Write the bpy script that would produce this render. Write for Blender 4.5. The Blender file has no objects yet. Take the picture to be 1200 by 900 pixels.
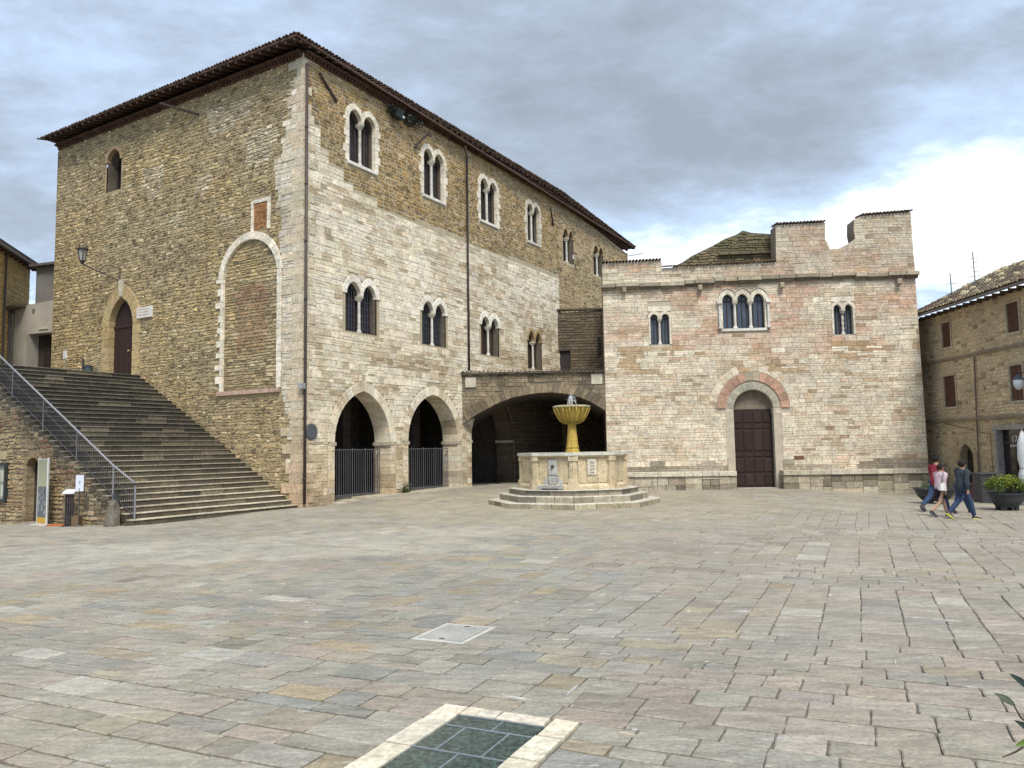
import bpy, math, random
from mathutils import Vector, Matrix, noise
from mathutils.geometry import tessellate_polygon
R = random.Random(11)
S = bpy.context.scene
COL = S.collection
rad = math.radians

# ------------------------------------------------------------------ camera
cd = bpy.data.cameras.new("camera"); cam = bpy.data.objects.new("camera", cd); COL.objects.link(cam)
S.camera = cam
cd.sensor_width = 36; cd.lens = 905/1200*36; cd.clip_start = .1; cd.clip_end = 3000
CAMP = Vector((0, 0, 2.2))
_p = math.atan(76/905); _r = .0165
_fw = Vector((0, math.cos(_p), math.sin(_p))); _u0 = Vector((1, 0, 0)).cross(_fw)
_rt = math.cos(_r)*Vector((1, 0, 0)) - math.sin(_r)*_u0
_up = math.sin(_r)*Vector((1, 0, 0)) + math.cos(_r)*_u0
cam.matrix_world = Matrix(((_rt.x, _up.x, -_fw.x, CAMP.x), (_rt.y, _up.y, -_fw.y, CAMP.y), (_rt.z, _up.z, -_fw.z, CAMP.z), (0, 0, 0, 1)))
S.render.resolution_x = 1024; S.render.resolution_y = 768

# ------------------------------------------------------------------ sky
SUN_AZ, SUN_EL = 166.0, 54.0      # azimuth clockwise from the view direction (+Y)
w = bpy.data.worlds.new("World"); S.world = w; w.use_nodes = True
nt = w.node_tree; N = nt.nodes; L = nt.links; N.clear()
def nd(t, **k):
    n = N.new(t)
    for a, b in k.items(): setattr(n, a, b)
    return n
def mth(op, a, b=None, c=None, clamp=False):
    n = N.new('ShaderNodeMath'); n.operation = op; n.use_clamp = clamp
    for i, x in enumerate((a, b, c)):
        if x is None: continue
        if isinstance(x, (int, float)): n.inputs[i].default_value = x
        else: L.new(x, n.inputs[i])
    return n.outputs[0]
sky = nd('ShaderNodeTexSky', sky_type='NISHITA'); sky.sun_disc = False
sky.sun_elevation = rad(SUN_EL); sky.sun_rotation = rad(SUN_AZ)
tc = nd('ShaderNodeTexCoord'); sx = nd('ShaderNodeSeparateXYZ'); L.new(tc.outputs['Generated'], sx.inputs[0])
zz = mth('MAXIMUM', sx.outputs[2], 0.0)
den = mth('ADD', zz, .22)
cx = mth('DIVIDE', sx.outputs[0], den); cy = mth('DIVIDE', sx.outputs[1], den)
cv = nd('ShaderNodeCombineXYZ'); L.new(cx, cv.inputs[0]); L.new(cy, cv.inputs[1]); L.new(mth('MULTIPLY', zz, 1.2), cv.inputs[2])
mp = nd('ShaderNodeMapping'); L.new(cv.outputs[0], mp.inputs[0]); mp.inputs['Rotation'].default_value = (0, 0, rad(-14)); mp.inputs['Scale'].default_value = (.8, 1.05, 1); mp.inputs['Location'].default_value = (2.35, .55, .3)
def noi(scale, det, rough, dist=0, src=None):
    n = nd('ShaderNodeTexNoise'); n.inputs['Scale'].default_value = scale; n.inputs['Detail'].default_value = det
    n.inputs['Roughness'].default_value = rough; n.inputs['Distortion'].default_value = dist
    L.new(src or mp.outputs[0], n.inputs['Vector']); return n.outputs[0]
n1 = noi(1.25, 9, .58, .12); n2 = noi(3.8, 10, .66, .12); 
# overcast: a thick grey deck over the church, thinner bluish cloud on the left, a bright break low on the right
def blob(dx, dz, hx, hz, k):
    d0 = Vector((dx, 1, dz)).normalized()
    a = nd('ShaderNodeVectorMath', operation='SUBTRACT'); L.new(tc.outputs['Generated'], a.inputs[0]); a.inputs[1].default_value = d0
    b = nd('ShaderNodeVectorMath', operation='MULTIPLY'); L.new(a.outputs[0], b.inputs[0]); b.inputs[1].default_value = (1/hx, 1/hx, 1/hz)
    c = nd('ShaderNodeVectorMath', operation='LENGTH'); L.new(b.outputs[0], c.inputs[0])
    r = nd('ShaderNodeMapRange', interpolation_type='SMOOTHSTEP'); L.new(c.outputs['Value'], r.inputs[0]); r.inputs[1].default_value = 0; r.inputs[2].default_value = 1; r.inputs[3].default_value = k; r.inputs[4].default_value = 0
    return r.outputs[0]
dens = mth('MULTIPLY_ADD', mth('SUBTRACT', mth('ADD', mth('MULTIPLY', n1, .6), mth('MULTIPLY', n2, .4)), .5), 1.25, .5)
low = mth('SUBTRACT', 1.0, mth('MULTIPLY', zz, 3.0), clamp=True)
t0 = mth('SUBTRACT', dens, mth('MULTIPLY', low, .06))
for q in ((.32, .42, .62, .30, .095), (.05, .60, .75, .22, .04), (.46, .26, .46, .14, -.165), (.62, .35, .22, .15, -.13), (.20, .24, .26, .08, -.13), (-.55, .52, .5, .28, .045), (-.72, .22, .28, .16, -.05)): t0 = mth('ADD', t0, blob(*q))
cr = nd('ShaderNodeValToRGB'); L.new(t0, cr.inputs[0])
e = cr.color_ramp.elements
e[0].position = .30; e[0].color = (1.05, 1.06, 1.07, 1)
e[1].position = .70; e[1].color = (.30, .345, .41, 1)
for ps, c in ((.38, (.74, .86, 1.0)), (.44, (.52, .66, .87)), (.52, (.44, .54, .69)), (.60, (.36, .425, .515))):
    q = e.new(ps); q.color = (*c, 1)
up = nd('ShaderNodeVectorMath', operation='SCALE'); L.new(cr.outputs[0], up.inputs[0]); up.inputs['Scale'].default_value = 7.3
mx = nd('ShaderNodeMixRGB'); L.new(sky.outputs[0], mx.inputs[1]); L.new(up.outputs[0], mx.inputs[2]); mx.inputs[0].default_value = .94
bg = nd('ShaderNodeBackground'); L.new(mx.outputs[0], bg.inputs[0]); bg.inputs[1].default_value = .103
wo = nd('ShaderNodeOutputWorld'); L.new(bg.outputs[0], wo.inputs[0])
# ------------------------------------------------------------------ sun behind thin cloud, to the right of and behind the camera
sd = bpy.data.lights.new("sun", 'SUN'); so = bpy.data.objects.new("sun", sd); COL.objects.link(so)
sd.energy = 2.2; sd.angle = rad(20); sd.color = (1, .95, .87)
a_, e_ = rad(SUN_AZ), rad(SUN_EL)
sdir = Vector((math.sin(a_)*math.cos(e_), math.cos(a_)*math.cos(e_), math.sin(e_)))
so.rotation_euler = sdir.to_track_quat('Z', 'Y').to_euler()
S.view_settings.view_transform = 'Standard'; S.view_settings.look = 'None'; S.view_settings.exposure = 0.8; S.view_settings.gamma = 1

# ------------------------------------------------------------------ materials
def material(name, rough=.85, var=.25, vscale=3.0, fine=.18, fscale=28, bump=.4, bscale=22, bdist=.02, spec=.3, metal=0, color=None, stain=0, coat=0):
    m = bpy.data.materials.new(name); m.use_nodes = True
    t = m.node_tree; n = t.nodes; l = t.links; b = n['Principled BSDF']
    b.inputs['Roughness'].default_value = rough; b.inputs['Specular IOR Level'].default_value = spec; b.inputs['Metallic'].default_value = metal
    g = n.new('ShaderNodeNewGeometry')
    if color is None:
        at = n.new('ShaderNodeAttribute'); at.attribute_name = 'Col'; src = at.outputs['Color']
    else:
        rg = n.new('ShaderNodeRGB'); rg.outputs[0].default_value = (*color, 1); src = rg.outputs[0]
    def nz(sc, dt, lo, hi):
        x = n.new('ShaderNodeTexNoise'); x.inputs['Scale'].default_value = sc; x.inputs['Detail'].default_value = dt; x.inputs['Roughness'].default_value = .62
        l.new(g.outputs['Position'], x.inputs['Vector'])
        r = n.new('ShaderNodeMapRange'); r.inputs[1].default_value = .3; r.inputs[2].default_value = .7; r.inputs[3].default_value = lo; r.inputs[4].default_value = hi
        l.new(x.outputs[0], r.inputs[0]); return x, r.outputs[0]
    def mul(a, v):
        x = n.new('ShaderNodeVectorMath'); x.operation = 'MULTIPLY'; l.new(a, x.inputs[0])
        l.new(v, x.inputs[1]); return x.outputs[0]
    _, v1 = nz(vscale, 5, 1-var, 1+var); src = mul(src, v1)
    _, v2 = nz(fscale, 4, 1-fine, 1+fine); src = mul(src, v2)
    if stain:
        x, v3 = nz(.7, 8, 0, 1)
        pw = n.new('ShaderNodeMath'); pw.operation = 'POWER'; l.new(v3, pw.inputs[0]); pw.inputs[1].default_value = 3
        mm = n.new('ShaderNodeMixRGB'); mm.blend_type = 'MULTIPLY'; mm.inputs[2].default_value = (.5, .45, .38, 1)
        ms = n.new('ShaderNodeMath'); ms.operation = 'MULTIPLY'; ms.use_clamp = True; l.new(pw.outputs[0], ms.inputs[0]); ms.inputs[1].default_value = stain
        l.new(ms.outputs[0], mm.inputs[0]); l.new(src, mm.inputs[1]); src = mm.outputs[0]
    l.new(src, b.inputs['Base Color'])
    if bump:
        x, _ = nz(bscale, 6, 0, 1)
        bp = n.new('ShaderNodeBump'); bp.inputs['Strength'].default_value = bump; bp.inputs['Distance'].default_value = bdist
        l.new(x.outputs[0], bp.inputs['Height']); l.new(bp.outputs[0], b.inputs['Normal'])
    return m
M = dict(
 stone=material('limestone', var=.2, vscale=3.2, fine=.30, fscale=11, bump=.7, bscale=12, bdist=.035, stain=.5),
 rubble=material('rubble_stone', var=.2, vscale=1.5, fine=.38, fscale=10, bump=.9, bscale=14, bdist=.04, stain=.35),
 mortar=material('mortar', rough=.95, var=.15, bump=.5),
 paving=material('paving_stone', rough=.62, var=.13, vscale=2.6, fine=.15, fscale=15, bump=.5, bscale=9, bdist=.012, spec=.35, stain=.15),
 bed=material('paving_bed', rough=.95, var=.3, color=(.16, .146, .118)),
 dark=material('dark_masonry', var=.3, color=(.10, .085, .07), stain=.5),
 plaster=material('plaster', rough=.9, var=.12, vscale=.9, fine=.08, fscale=9, bump=.25, bscale=14, stain=.5),
 wood=material('dark_wood', rough=.6, var=.2, vscale=6, fine=.2, fscale=40, bump=.3, bscale=30, bdist=.006),
 iron=material('iron', rough=.5, var=.15, bump=.1, spec=.4),
 tile=material('roof_tile', rough=.9, var=.3, vscale=5, fine=.25, bump=.4),
 glass=material('window_glass', rough=.12, var=.3, vscale=2, fine=0, bump=.06, bscale=3, bdist=.02, spec=.6),
 cloth=material('cloth', rough=.9, var=.1, vscale=8, fine=.1, fscale=60, bump=.4, bscale=25, bdist=.02),
 skin=material('skin', rough=.6, var=.05, fine=.05, bump=0),
 leaf=material('leaf', rough=.45, var=.25, vscale=9, fine=.1, bump=.1, spec=.4),
 marble=material('marble', rough=.7, var=.2, vscale=4, fine=.22, fscale=16, bump=.5, bscale=14, bdist=.015, stain=.6),
 print=material('printed_board', rough=.4, var=.04, fine=.03, bump=0),
)
wm = bpy.data.materials.new('water'); wm.use_nodes = True
wb_ = wm.node_tree.nodes['Principled BSDF']; wb_.inputs['Base Color'].default_value = (.8, .85, .9, 1); wb_.inputs['Roughness'].default_value = .1; wb_.inputs['Alpha'].default_value = .45
M['water'] = wm
gm = bpy.data.materials.new('walk_on_glass'); gm.use_nodes = True
t_ = gm.node_tree; b_ = t_.nodes['Principled BSDF']; b_.inputs['Roughness'].default_value = .12; b_.inputs['Specular IOR Level'].default_value = .55
vn = t_.nodes.new('ShaderNodeTexNoise'); vn.inputs['Scale'].default_value = 22; vn.inputs['Detail'].default_value = 8; vn.inputs['Roughness'].default_value = .75
ge = t_.nodes.new('ShaderNodeNewGeometry'); t_.links.new(ge.outputs['Position'], vn.inputs['Vector'])
rp = t_.nodes.new('ShaderNodeValToRGB'); rp.color_ramp.elements[0].position = .40; rp.color_ramp.elements[0].color = (.008, .02, .024, 1); rp.color_ramp.elements[1].position = .75; rp.color_ramp.elements[1].color = (.10, .17, .15, 1)
t_.links.new(vn.outputs[0], rp.inputs[0]); t_.links.new(rp.outputs[0], b_.inputs['Base Color']); M['floorglass'] = gm

# paving: sandstone with a streaky grain and pale veins running across the square
pm = bpy.data.materials.new('paving_slab_stone'); pm.use_nodes = True; t_ = pm.node_tree; b_ = t_.nodes['Principled BSDF']; ln = t_.links
b_.inputs['Roughness'].default_value = .68; b_.inputs['Specular IOR Level'].default_value = .3
ge = t_.nodes.new('ShaderNodeNewGeometry'); at = t_.nodes.new('ShaderNodeAttribute'); at.attribute_name = 'Col'
mpn = t_.nodes.new('ShaderNodeMapping'); mpn.inputs['Rotation'].default_value = (0, 0, rad(24.4)); mpn.inputs['Scale'].default_value = (1, 3.6, 1); ln.new(ge.outputs['Position'], mpn.inputs[0])
def tn(sc, det, src, ro=.6):
    x = t_.nodes.new('ShaderNodeTexNoise'); x.inputs['Scale'].default_value = sc; x.inputs['Detail'].default_value = det; x.inputs['Roughness'].default_value = ro; ln.new(src, x.inputs['Vector']); return x.outputs[0]
def mr(src, a, b, lo, hi):
    x = t_.nodes.new('ShaderNodeMapRange'); x.inputs[1].default_value = a; x.inputs[2].default_value = b; x.inputs[3].default_value = lo; x.inputs[4].default_value = hi; ln.new(src, x.inputs[0]); return x.outputs[0]
def vm(a, v):
    x = t_.nodes.new('ShaderNodeVectorMath'); x.operation = 'MULTIPLY'; ln.new(a, x.inputs[0]); ln.new(v, x.inputs[1]); return x.outputs[0]
P_ = ge.outputs['Position']; M_ = mpn.outputs[0]
g1 = tn(2.4, 7, M_, .65); g2 = tn(26, 5, P_, .7); g3 = tn(.45, 5, P_); g4 = tn(1.5, 6, M_, .7); g5 = tn(7, 6, M_, .7)
col_ = vm(vm(vm(at.outputs['Color'], mr(g1, .3, .7, .70, 1.28)), mr(g2, .3, .7, .72, 1.25)), mr(g3, .3, .7, .86, 1.1))
col_ = vm(col_, mr(g5, .3, .7, .84, 1.15))
vx = t_.nodes.new('ShaderNodeMixRGB'); vx.inputs[2].default_value = (.50, .49, .46, 1); ln.new(col_, vx.inputs[1]); ln.new(mr(g4, .625, .67, 0, .8), vx.inputs[0])
dk2 = t_.nodes.new('ShaderNodeMixRGB'); dk2.blend_type = 'MULTIPLY'; dk2.inputs[2].default_value = (.42, .40, .37, 1); ln.new(vx.outputs[0], dk2.inputs[1]); g6 = tn(1.1, 8, P_, .72); ln.new(mr(g6, .60, .76, 0, .5), dk2.inputs[0])
ln.new(dk2.outputs[0], b_.inputs['Base Color'])
bp_ = t_.nodes.new('ShaderNodeBump'); bp_.inputs['Strength'].default_value = .8; bp_.inputs['Distance'].default_value = .012
ad = t_.nodes.new('ShaderNodeMath'); ad.operation = 'ADD'; ln.new(g5, ad.inputs[0]); g7 = tn(34, 5, P_, .7); ms_ = t_.nodes.new('ShaderNodeMath'); ms_.operation = 'MULTIPLY'; ms_.inputs[1].default_value = .35; ln.new(g7, ms_.inputs[0]); ln.new(ms_.outputs[0], ad.inputs[1])
ln.new(ad.outputs[0], bp_.inputs['Height']); ln.new(bp_.outputs[0], b_.inputs['Normal']); M['slab'] = pm

# ------------------------------------------------------------------ object helpers
WL = {}
def thing(name, label, cat, loc=(0, 0, 0), group=None, kind=None, parent=None):
    o = bpy.data.objects.new(name, None); COL.objects.link(o); o.empty_display_size = .3
    loc = Vector(loc); WL[o] = loc
    if parent: o.parent = parent; o.location = loc - WL[parent]
    else: o.location = loc
    if label: o['label'] = label
    if cat: o['category'] = cat
    if group: o['group'] = group
    if kind: o['kind'] = kind
    return o
def tag(o, label=None, cat=None, group=None, kind=None):
    if label: o['label'] = label
    if cat: o['category'] = cat
    if group: o['group'] = group
    if kind: o['kind'] = kind
    return o
def mesh_obj(name, V, Fc, C, mat, parent=None, loc=None, smooth=False):
    if loc is None:
        loc = Vector(V[0]) if V else Vector((0, 0, 0))
    loc = Vector(loc)
    me = bpy.data.meshes.new(name)
    me.from_pydata([(v[0]-loc[0], v[1]-loc[1], v[2]-loc[2]) for v in V], [], Fc)
    if C is not None:
        at = me.color_attributes.new('Col', 'FLOAT_COLOR', 'CORNER')
        buf = []
        for f, c in zip(Fc, C): buf.extend((c[0], c[1], c[2], 1.0)*len(f))
        at.data.foreach_set('color', buf)
    me.materials.append(M[mat] if isinstance(mat, str) else mat)
    if smooth: me.shade_smooth()
    o = bpy.data.objects.new(name, me); COL.objects.link(o); WL[o] = loc
    if parent: o.parent = parent; o.location = loc - WL[parent]
    else: o.location = loc
    return o
class MB:
    def __init__(s): s.V = []; s.F = []; s.C = []
    def add(s, V, F, c):
        k = len(s.V); s.V += [tuple(v) for v in V]; s.F += [tuple(i+k for i in f) for f in F]
        s.C += [c]*len(F) if not isinstance(c, list) else c
        return s
    def piece(s, p): return s.add(p[0], p[1], p[2])
    def build(s, name, mat, parent=None, smooth=False, loc=None): return mesh_obj(name, s.V, s.F, s.C, mat, parent, loc, smooth)
    def hexa(s, b, t, c):      # bottom quad + top quad
        return s.add(list(b)+list(t), [(3, 2, 1, 0), (4, 5, 6, 7)]+[(i, (i+1) % 4, 4+(i+1) % 4, 4+i) for i in range(4)], c)
    def box(s, x0, x1, y0, y1, z0, z1, c, f=None):
        f = f or (lambda a, b, d: (a, b, d))
        return s.hexa([f(x0, y0, z0), f(x1, y0, z0), f(x1, y1, z0), f(x0, y1, z0)], [f(x0, y0, z1), f(x1, y0, z1), f(x1, y1, z1), f(x0, y1, z1)], c)
    def tube(s, pts, rr, c, n=8, cap=True):
        pts = [Vector(p) for p in pts]
        if isinstance(rr, (int, float)): rr = [rr]*len(pts)
        k = len(s.V); prev = None
        for i, p in enumerate(pts):
            d = (pts[min(i+1, len(pts)-1)]-pts[max(i-1, 0)]).normalized()
            a = Vector((0, 0, 1)) if abs(d.z) < .9 else Vector((1, 0, 0))
            if prev is not None: a = prev
            x = (a - d*a.dot(d)).normalized(); y = d.cross(x); prev = x
            for j in range(n):
                an = 2*math.pi*j/n; s.V.append(tuple(p + (x*math.cos(an)+y*math.sin(an))*rr[i]))
        for i in range(len(pts)-1):
            for j in range(n):
                s.F.append((k+i*n+j, k+i*n+(j+1) % n, k+(i+1)*n+(j+1) % n, k+(i+1)*n+j)); s.C.append(c)
        if cap:
            s.F.append(tuple(k+j for j in range(n-1, -1, -1))); s.C.append(c)
            s.F.append(tuple(k+(len(pts)-1)*n+j for j in range(n))); s.C.append(c)
        return s
    def lathe(s, prof, cx, cy, c, n=16, a0=0.0, flute=0):   # prof: (r,z)
        k = len(s.V)
        for (r, z) in prof:
            for j in range(n):
                an = a0+2*math.pi*j/n; q = r*(1-(flute if j % 2 else 0))
                s.V.append((cx+q*math.sin(an), cy-q*math.cos(an), z))
        for i in range(len(prof)-1):
            for j in range(n):
                s.F.append((k+i*n+j, k+i*n+(j+1) % n, k+(i+1)*n+(j+1) % n, k+(i+1)*n+j)); s.C.append(c)
        s.F.append(tuple(k+j for j in range(n-1, -1, -1))); s.C.append(c)
        s.F.append(tuple(k+(len(prof)-1)*n+j for j in range(n))); s.C.append(c)
        return s
class Frame:
    def __init__(s, ox, oy, dx, dy, nx, ny):
        l = math.hypot(dx, dy); s.o = (ox, oy); s.d = (dx/l, dy/l); l = math.hypot(nx, ny); s.n = (nx/l, ny/l)
        s.flip = (s.d[1]*1.0*s.n[0] - s.d[0]*s.n[1]) < 0; s.fn = None
    def __call__(s, u, v, w=0):
        return (s.o[0]+s.d[0]*u+s.n[0]*w, s.o[1]+s.d[1]*u+s.n[1]*w, v)
PF = Frame(-8.44, 30.8, .515, .857, .857, -.515)
PL = Frame(-8.44, 30.8, -.857, .515, -.515, -.857)
CHF = Frame(4.84, 40, 15.66, -1.1, -1.1, -15.66)
def score(c, nrm, area):
    d = Vector(c)-CAMP; x = d.dot(_rt); y = d.dot(_up); z = d.dot(_fw)
    if z < .5 or abs(x/z) > .68 or abs(y/z) > .52: return 0
    return area*abs(d.normalized().dot(Vector(nrm)))/(z*z)*905*905
def poly_piece(F, pts, wb, wf, c, bev=.012, wob=None):
    """one stone: polygon pts (u,v) in frame F from depth wb to wf with a chamfered front"""
    n = len(pts); cu = sum(p[0] for p in pts)/n; cv = sum(p[1] for p in pts)/n
    def q(p): return (p[0], p[1]+wob(p[0], p[1])) if wob else p
    V = []
    for ring, w_ in ((0, wb), (0, wf-bev), (1, wf)):
        for p in pts:
            if ring:
                du, dv = p[0]-cu, p[1]-cv; l = math.hypot(du, dv) or 1; k = max(0, 1-bev*1.25/l)
                p = (cu+du*k, cv+dv*k)
            a = q(p); V.append(F(a[0], a[1], w_))
    Fc = [tuple(range(2*n, 3*n))]
    for r in (0, 1):
        for i in range(n): Fc.append((r*n+i, r*n+(i+1) % n, (r+1)*n+(i+1) % n, (r+1)*n+i))
    if F.flip: Fc = [tuple(reversed(f)) for f in Fc]
    us = [p[0] for p in pts]; vs = [p[1] for p in pts]
    ar = abs(sum(pts[i][0]*pts[(i+1) % n][1]-pts[(i+1) % n][0]*pts[i][1] for i in range(n)))/2
    ctr = F(cu, cv, wf)
    nrm = F.fn or (F.n[0], F.n[1], 0)
    return (V, Fc, c, ctr, score(ctr, nrm, ar))
def emit(name, pieces, mat, parent, limit=300, minpx=26, rest=None):
    """largest-showing pieces become objects of their own, the rest one joined part"""
    ps = sorted(pieces, key=lambda p: -p[4]); k = 0
    while k < len(ps) and k < limit and ps[k][4] >= minpx: k += 1
    if len(ps) <= 40: k = min(len(ps), limit)
    for p in ps[:k]: mesh_obj(name, p[0], p[1], [p[2]]*len(p[1]), mat, parent, loc=p[3])
    if ps[k:]:
        mb = MB()
        for p in ps[k:]: mb.piece(p)
        o = mb.build(rest or name+'s', mat, parent); o['kind'] = 'stuff'
def poly_iv(poly, v):
    xs = []
    n = len(poly)
    for i in range(n):
        (a, b), (c, d) = poly[i], poly[(i+1) % n]
        if (b <= v) != (d <= v): xs.append(a+(c-a)*(v-b)/(d-b))
    xs.sort(); return [(xs[i], xs[i+1]) for i in range(0, len(xs)-1, 2)]
def isect(A, B): return [(max(a, c), min(b, d)) for a, b in A for c, d in B if min(b, d) > max(a, c)]
def subtr(A, B):
    for c, d in B:
        o = []
        for a, b in A:
            if d <= a or c >= b: o.append((a, b)); continue
            if c > a: o.append((a, c))
            if d < b: o.append((d, b))
        A = o
    return A
def free_iv(outer, holes, v0, v1):
    A = None; e = (v1-v0)*.06
    for v in (v0+e, (v0+v1)/2, v1-e):
        I = poly_iv(outer, v); A = I if A is None else isect(A, I)
    for h in holes:
        for v in (v0+e, (v0+v1)/2, v1-e): A = subtr(A, poly_iv(h, v))
    return A
def masonry(F, outer, holes, hr, lr, colf, wr=(-.004, .016), wb=-.05, joint=.014, rough=0, split=.12, wob=None, bev=.012, v_start=None, missing=.0):
    out = []; vs = [p[1] for p in outer]; v = min(vs) if v_start is None else v_start; top = max(vs)
    while v < top-.03:
        h = R.uniform(*hr)
        if v+h > top: h = top-v
        for a, b in free_iv(outer, holes, v, v+h):
            u = a
            while u < b-.03:
                l = R.uniform(*lr)
                if b-(u+l) < lr[0]*.5: l = b-u
                rows = [(v, v+h)]
                if R.random() < split and h > .16: m = v+h*R.uniform(.4, .6); rows = [(v, m), (m, v+h)]
                for r0, r1 in rows:
                    if R.random() < missing: continue
                    j = joint/2; x0, x1, y0, y1 = u+j, u+l-j, r0+j, r1-j
                    if x1-x0 < .02 or y1-y0 < .015: continue
                    if rough:
                        k = rough*min(x1-x0, y1-y0)
                        P = [(x0+R.uniform(0, k), y0+R.uniform(0, k)), (x1-R.uniform(0, k), y0+R.uniform(0, k)), (x1-R.uniform(0, k*.6), (y0+y1)/2), (x1-R.uniform(0, k), y1-R.uniform(0, k)), (x0+R.uniform(0, k), y1-R.uniform(0, k)), (x0+R.uniform(0, k*.6), (y0+y1)/2)]
                    else:
                        k = .004
                        P = [(x0+R.uniform(0, k), y0+R.uniform(0, k)), (x1-R.uniform(0, k), y0+R.uniform(0, k)), (x1-R.uniform(0, k), y1-R.uniform(0, k)), (x0+R.uniform(0, k), y1-R.uniform(0, k))]
                    out.append(poly_piece(F, P, wb, R.uniform(*wr), colf((x0+x1)/2, (y0+y1)/2), bev, wob))
                u += l
        v += h
    return out
def holed(mb, F, outer, holes, w_, c):
    polys = [[Vector((p[0], p[1], 0)) for p in pl] for pl in [outer]+holes]
    flat = [p for pl in polys for p in pl]
    tr = tessellate_polygon(polys)
    mb.add([F(p.x, p.y, w_) for p in flat], [tuple(t) for t in tr], c)
def arch_pts(uc, a, vs, h, n=8):
    P = []
    if h >= a:
        r = (a*a+h*h)/(2*a); th = math.acos(max(-1, min(1, (r-a)/r)))
        for i in range(n+1):
            t = math.pi - th*i/n; P.append((uc-a+r+r*math.cos(t), vs+r*math.sin(t)))
        P += [(2*uc-p[0], p[1]) for p in reversed(P[:-1])]
    else:
        r = (a*a+h*h)/(2*h); th = math.asin(a/r)
        for i in range(2*n+1):
            t = -th+2*th*i/(2*n); P.append((uc+r*math.sin(t), vs+h-r+r*math.cos(t)))
    return P
def arch_open(uc, a, v0, vs, h, n=8): return [(uc-a, v0)]+arch_pts(uc, a, vs, h, n)+[(uc+a, v0)]
def voussoirs(F, uc, a, vs, h, t, cf, wb, wf, n=8, tk=1.0, clip=None, joint=.01, bev=.01):
    I = arch_pts(uc, a, vs, h, n); O = arch_pts(uc, a+t, vs, h+t*tk, n); out = []
    for i in range(len(I)-1):
        P = [I[i], O[i], O[i+1], I[i+1]]
        m = Vector((sum(p[0] for p in P)/4, sum(p[1] for p in P)/4))
        Q = []
        for p in P:
            d = m-Vector(p); l = d.length or 1; Q.append((p[0]+d.x/l*joint*.6, p[1]+d.y/l*joint*.6))
        if clip: Q = [(min(max(p[0], clip[0]), clip[1]), p[1]) for p in Q]
        if max(p[0] for p in Q)-min(p[0] for p in Q) < .02: continue
        out.append(poly_piece(F, Q[::-1], wb, wf, cf(m.x, m.y), bev))
    return out
def jambs(F, ua, ub, v0, v1, hr, cf, wb, wf, ragged=0, side=1):
    out = []; v = v0; k = 0
    while v < v1-.02:
        h = min(R.uniform(*hr), v1-v)
        if v1-(v+h) < .06: h = v1-v
        x0, x1 = ua, ub
        if ragged and k % 2:
            if side > 0: x1 += R.uniform(.4, 1)*ragged
            else: x0 -= R.uniform(.4, 1)*ragged
        out.append(poly_piece(F, [(x0+.004, v+.005), (x1-.004, v+.005), (x1-.004, v+h-.005), (x0+.004, v+h-.005)], wb, wf+R.uniform(-.004, .004), cf((x0+x1)/2, v), .01))
        v += h; k += 1
    return out
def vary(c, k=.15, hue=.04):
    b = 1+R.uniform(-k, k); return (c[0]*b*1.05*(1+R.uniform(-hue, hue)), c[1]*b, c[2]*b*.9*(1+R.uniform(-hue, hue)))
def mixc(a, b, t):
    t = max(0, min(1, t)); return tuple(a[i]*(1-t)+b[i]*t for i in range(3))
def nz(x, y, s=1.0, o=0.0): return noise.noise(Vector((x*s+o, y*s, o*1.7)))
def pick(lst):
    r = R.random()*sum(l[0] for l in lst)
    for w_, c in lst:
        r -= w_
        if r <= 0: return c
    return lst[-1][1]
# terrain of the square: it falls gently to the right and to the left corner
CTRL = [(-8.44, 30.8, .02), (-5.6, 35.5, .2), (-2.8, 40.2, .26), (-1, 45, .3), (5.6, 40, -.02), (12, 39.5, 0), (20.8, 38.9, -.29), (21.5, 35, -.3), (21.5, 29, -.35), (16.5, 27, -.12), (13.3, 23.5, -.1), (2.3, 30.4, .05),
        (-12.05, 24.8, -.05), (-16, 27, -.15), (-19.4, 29.5, -.26), (0, 6, 0), (0, 0, 0), (5, 5, 0), (-5, 5, 0), (-10, 12, 0), (12, 12, 0), (0, 18, 0)]
def g(x, y):
    s = t = 0
    for a, b, z in CTRL:
        w_ = 1/((x-a)**2+(y-b)**2+1.0)**1.6; s += w_*z; t += w_
    return s/t
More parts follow.
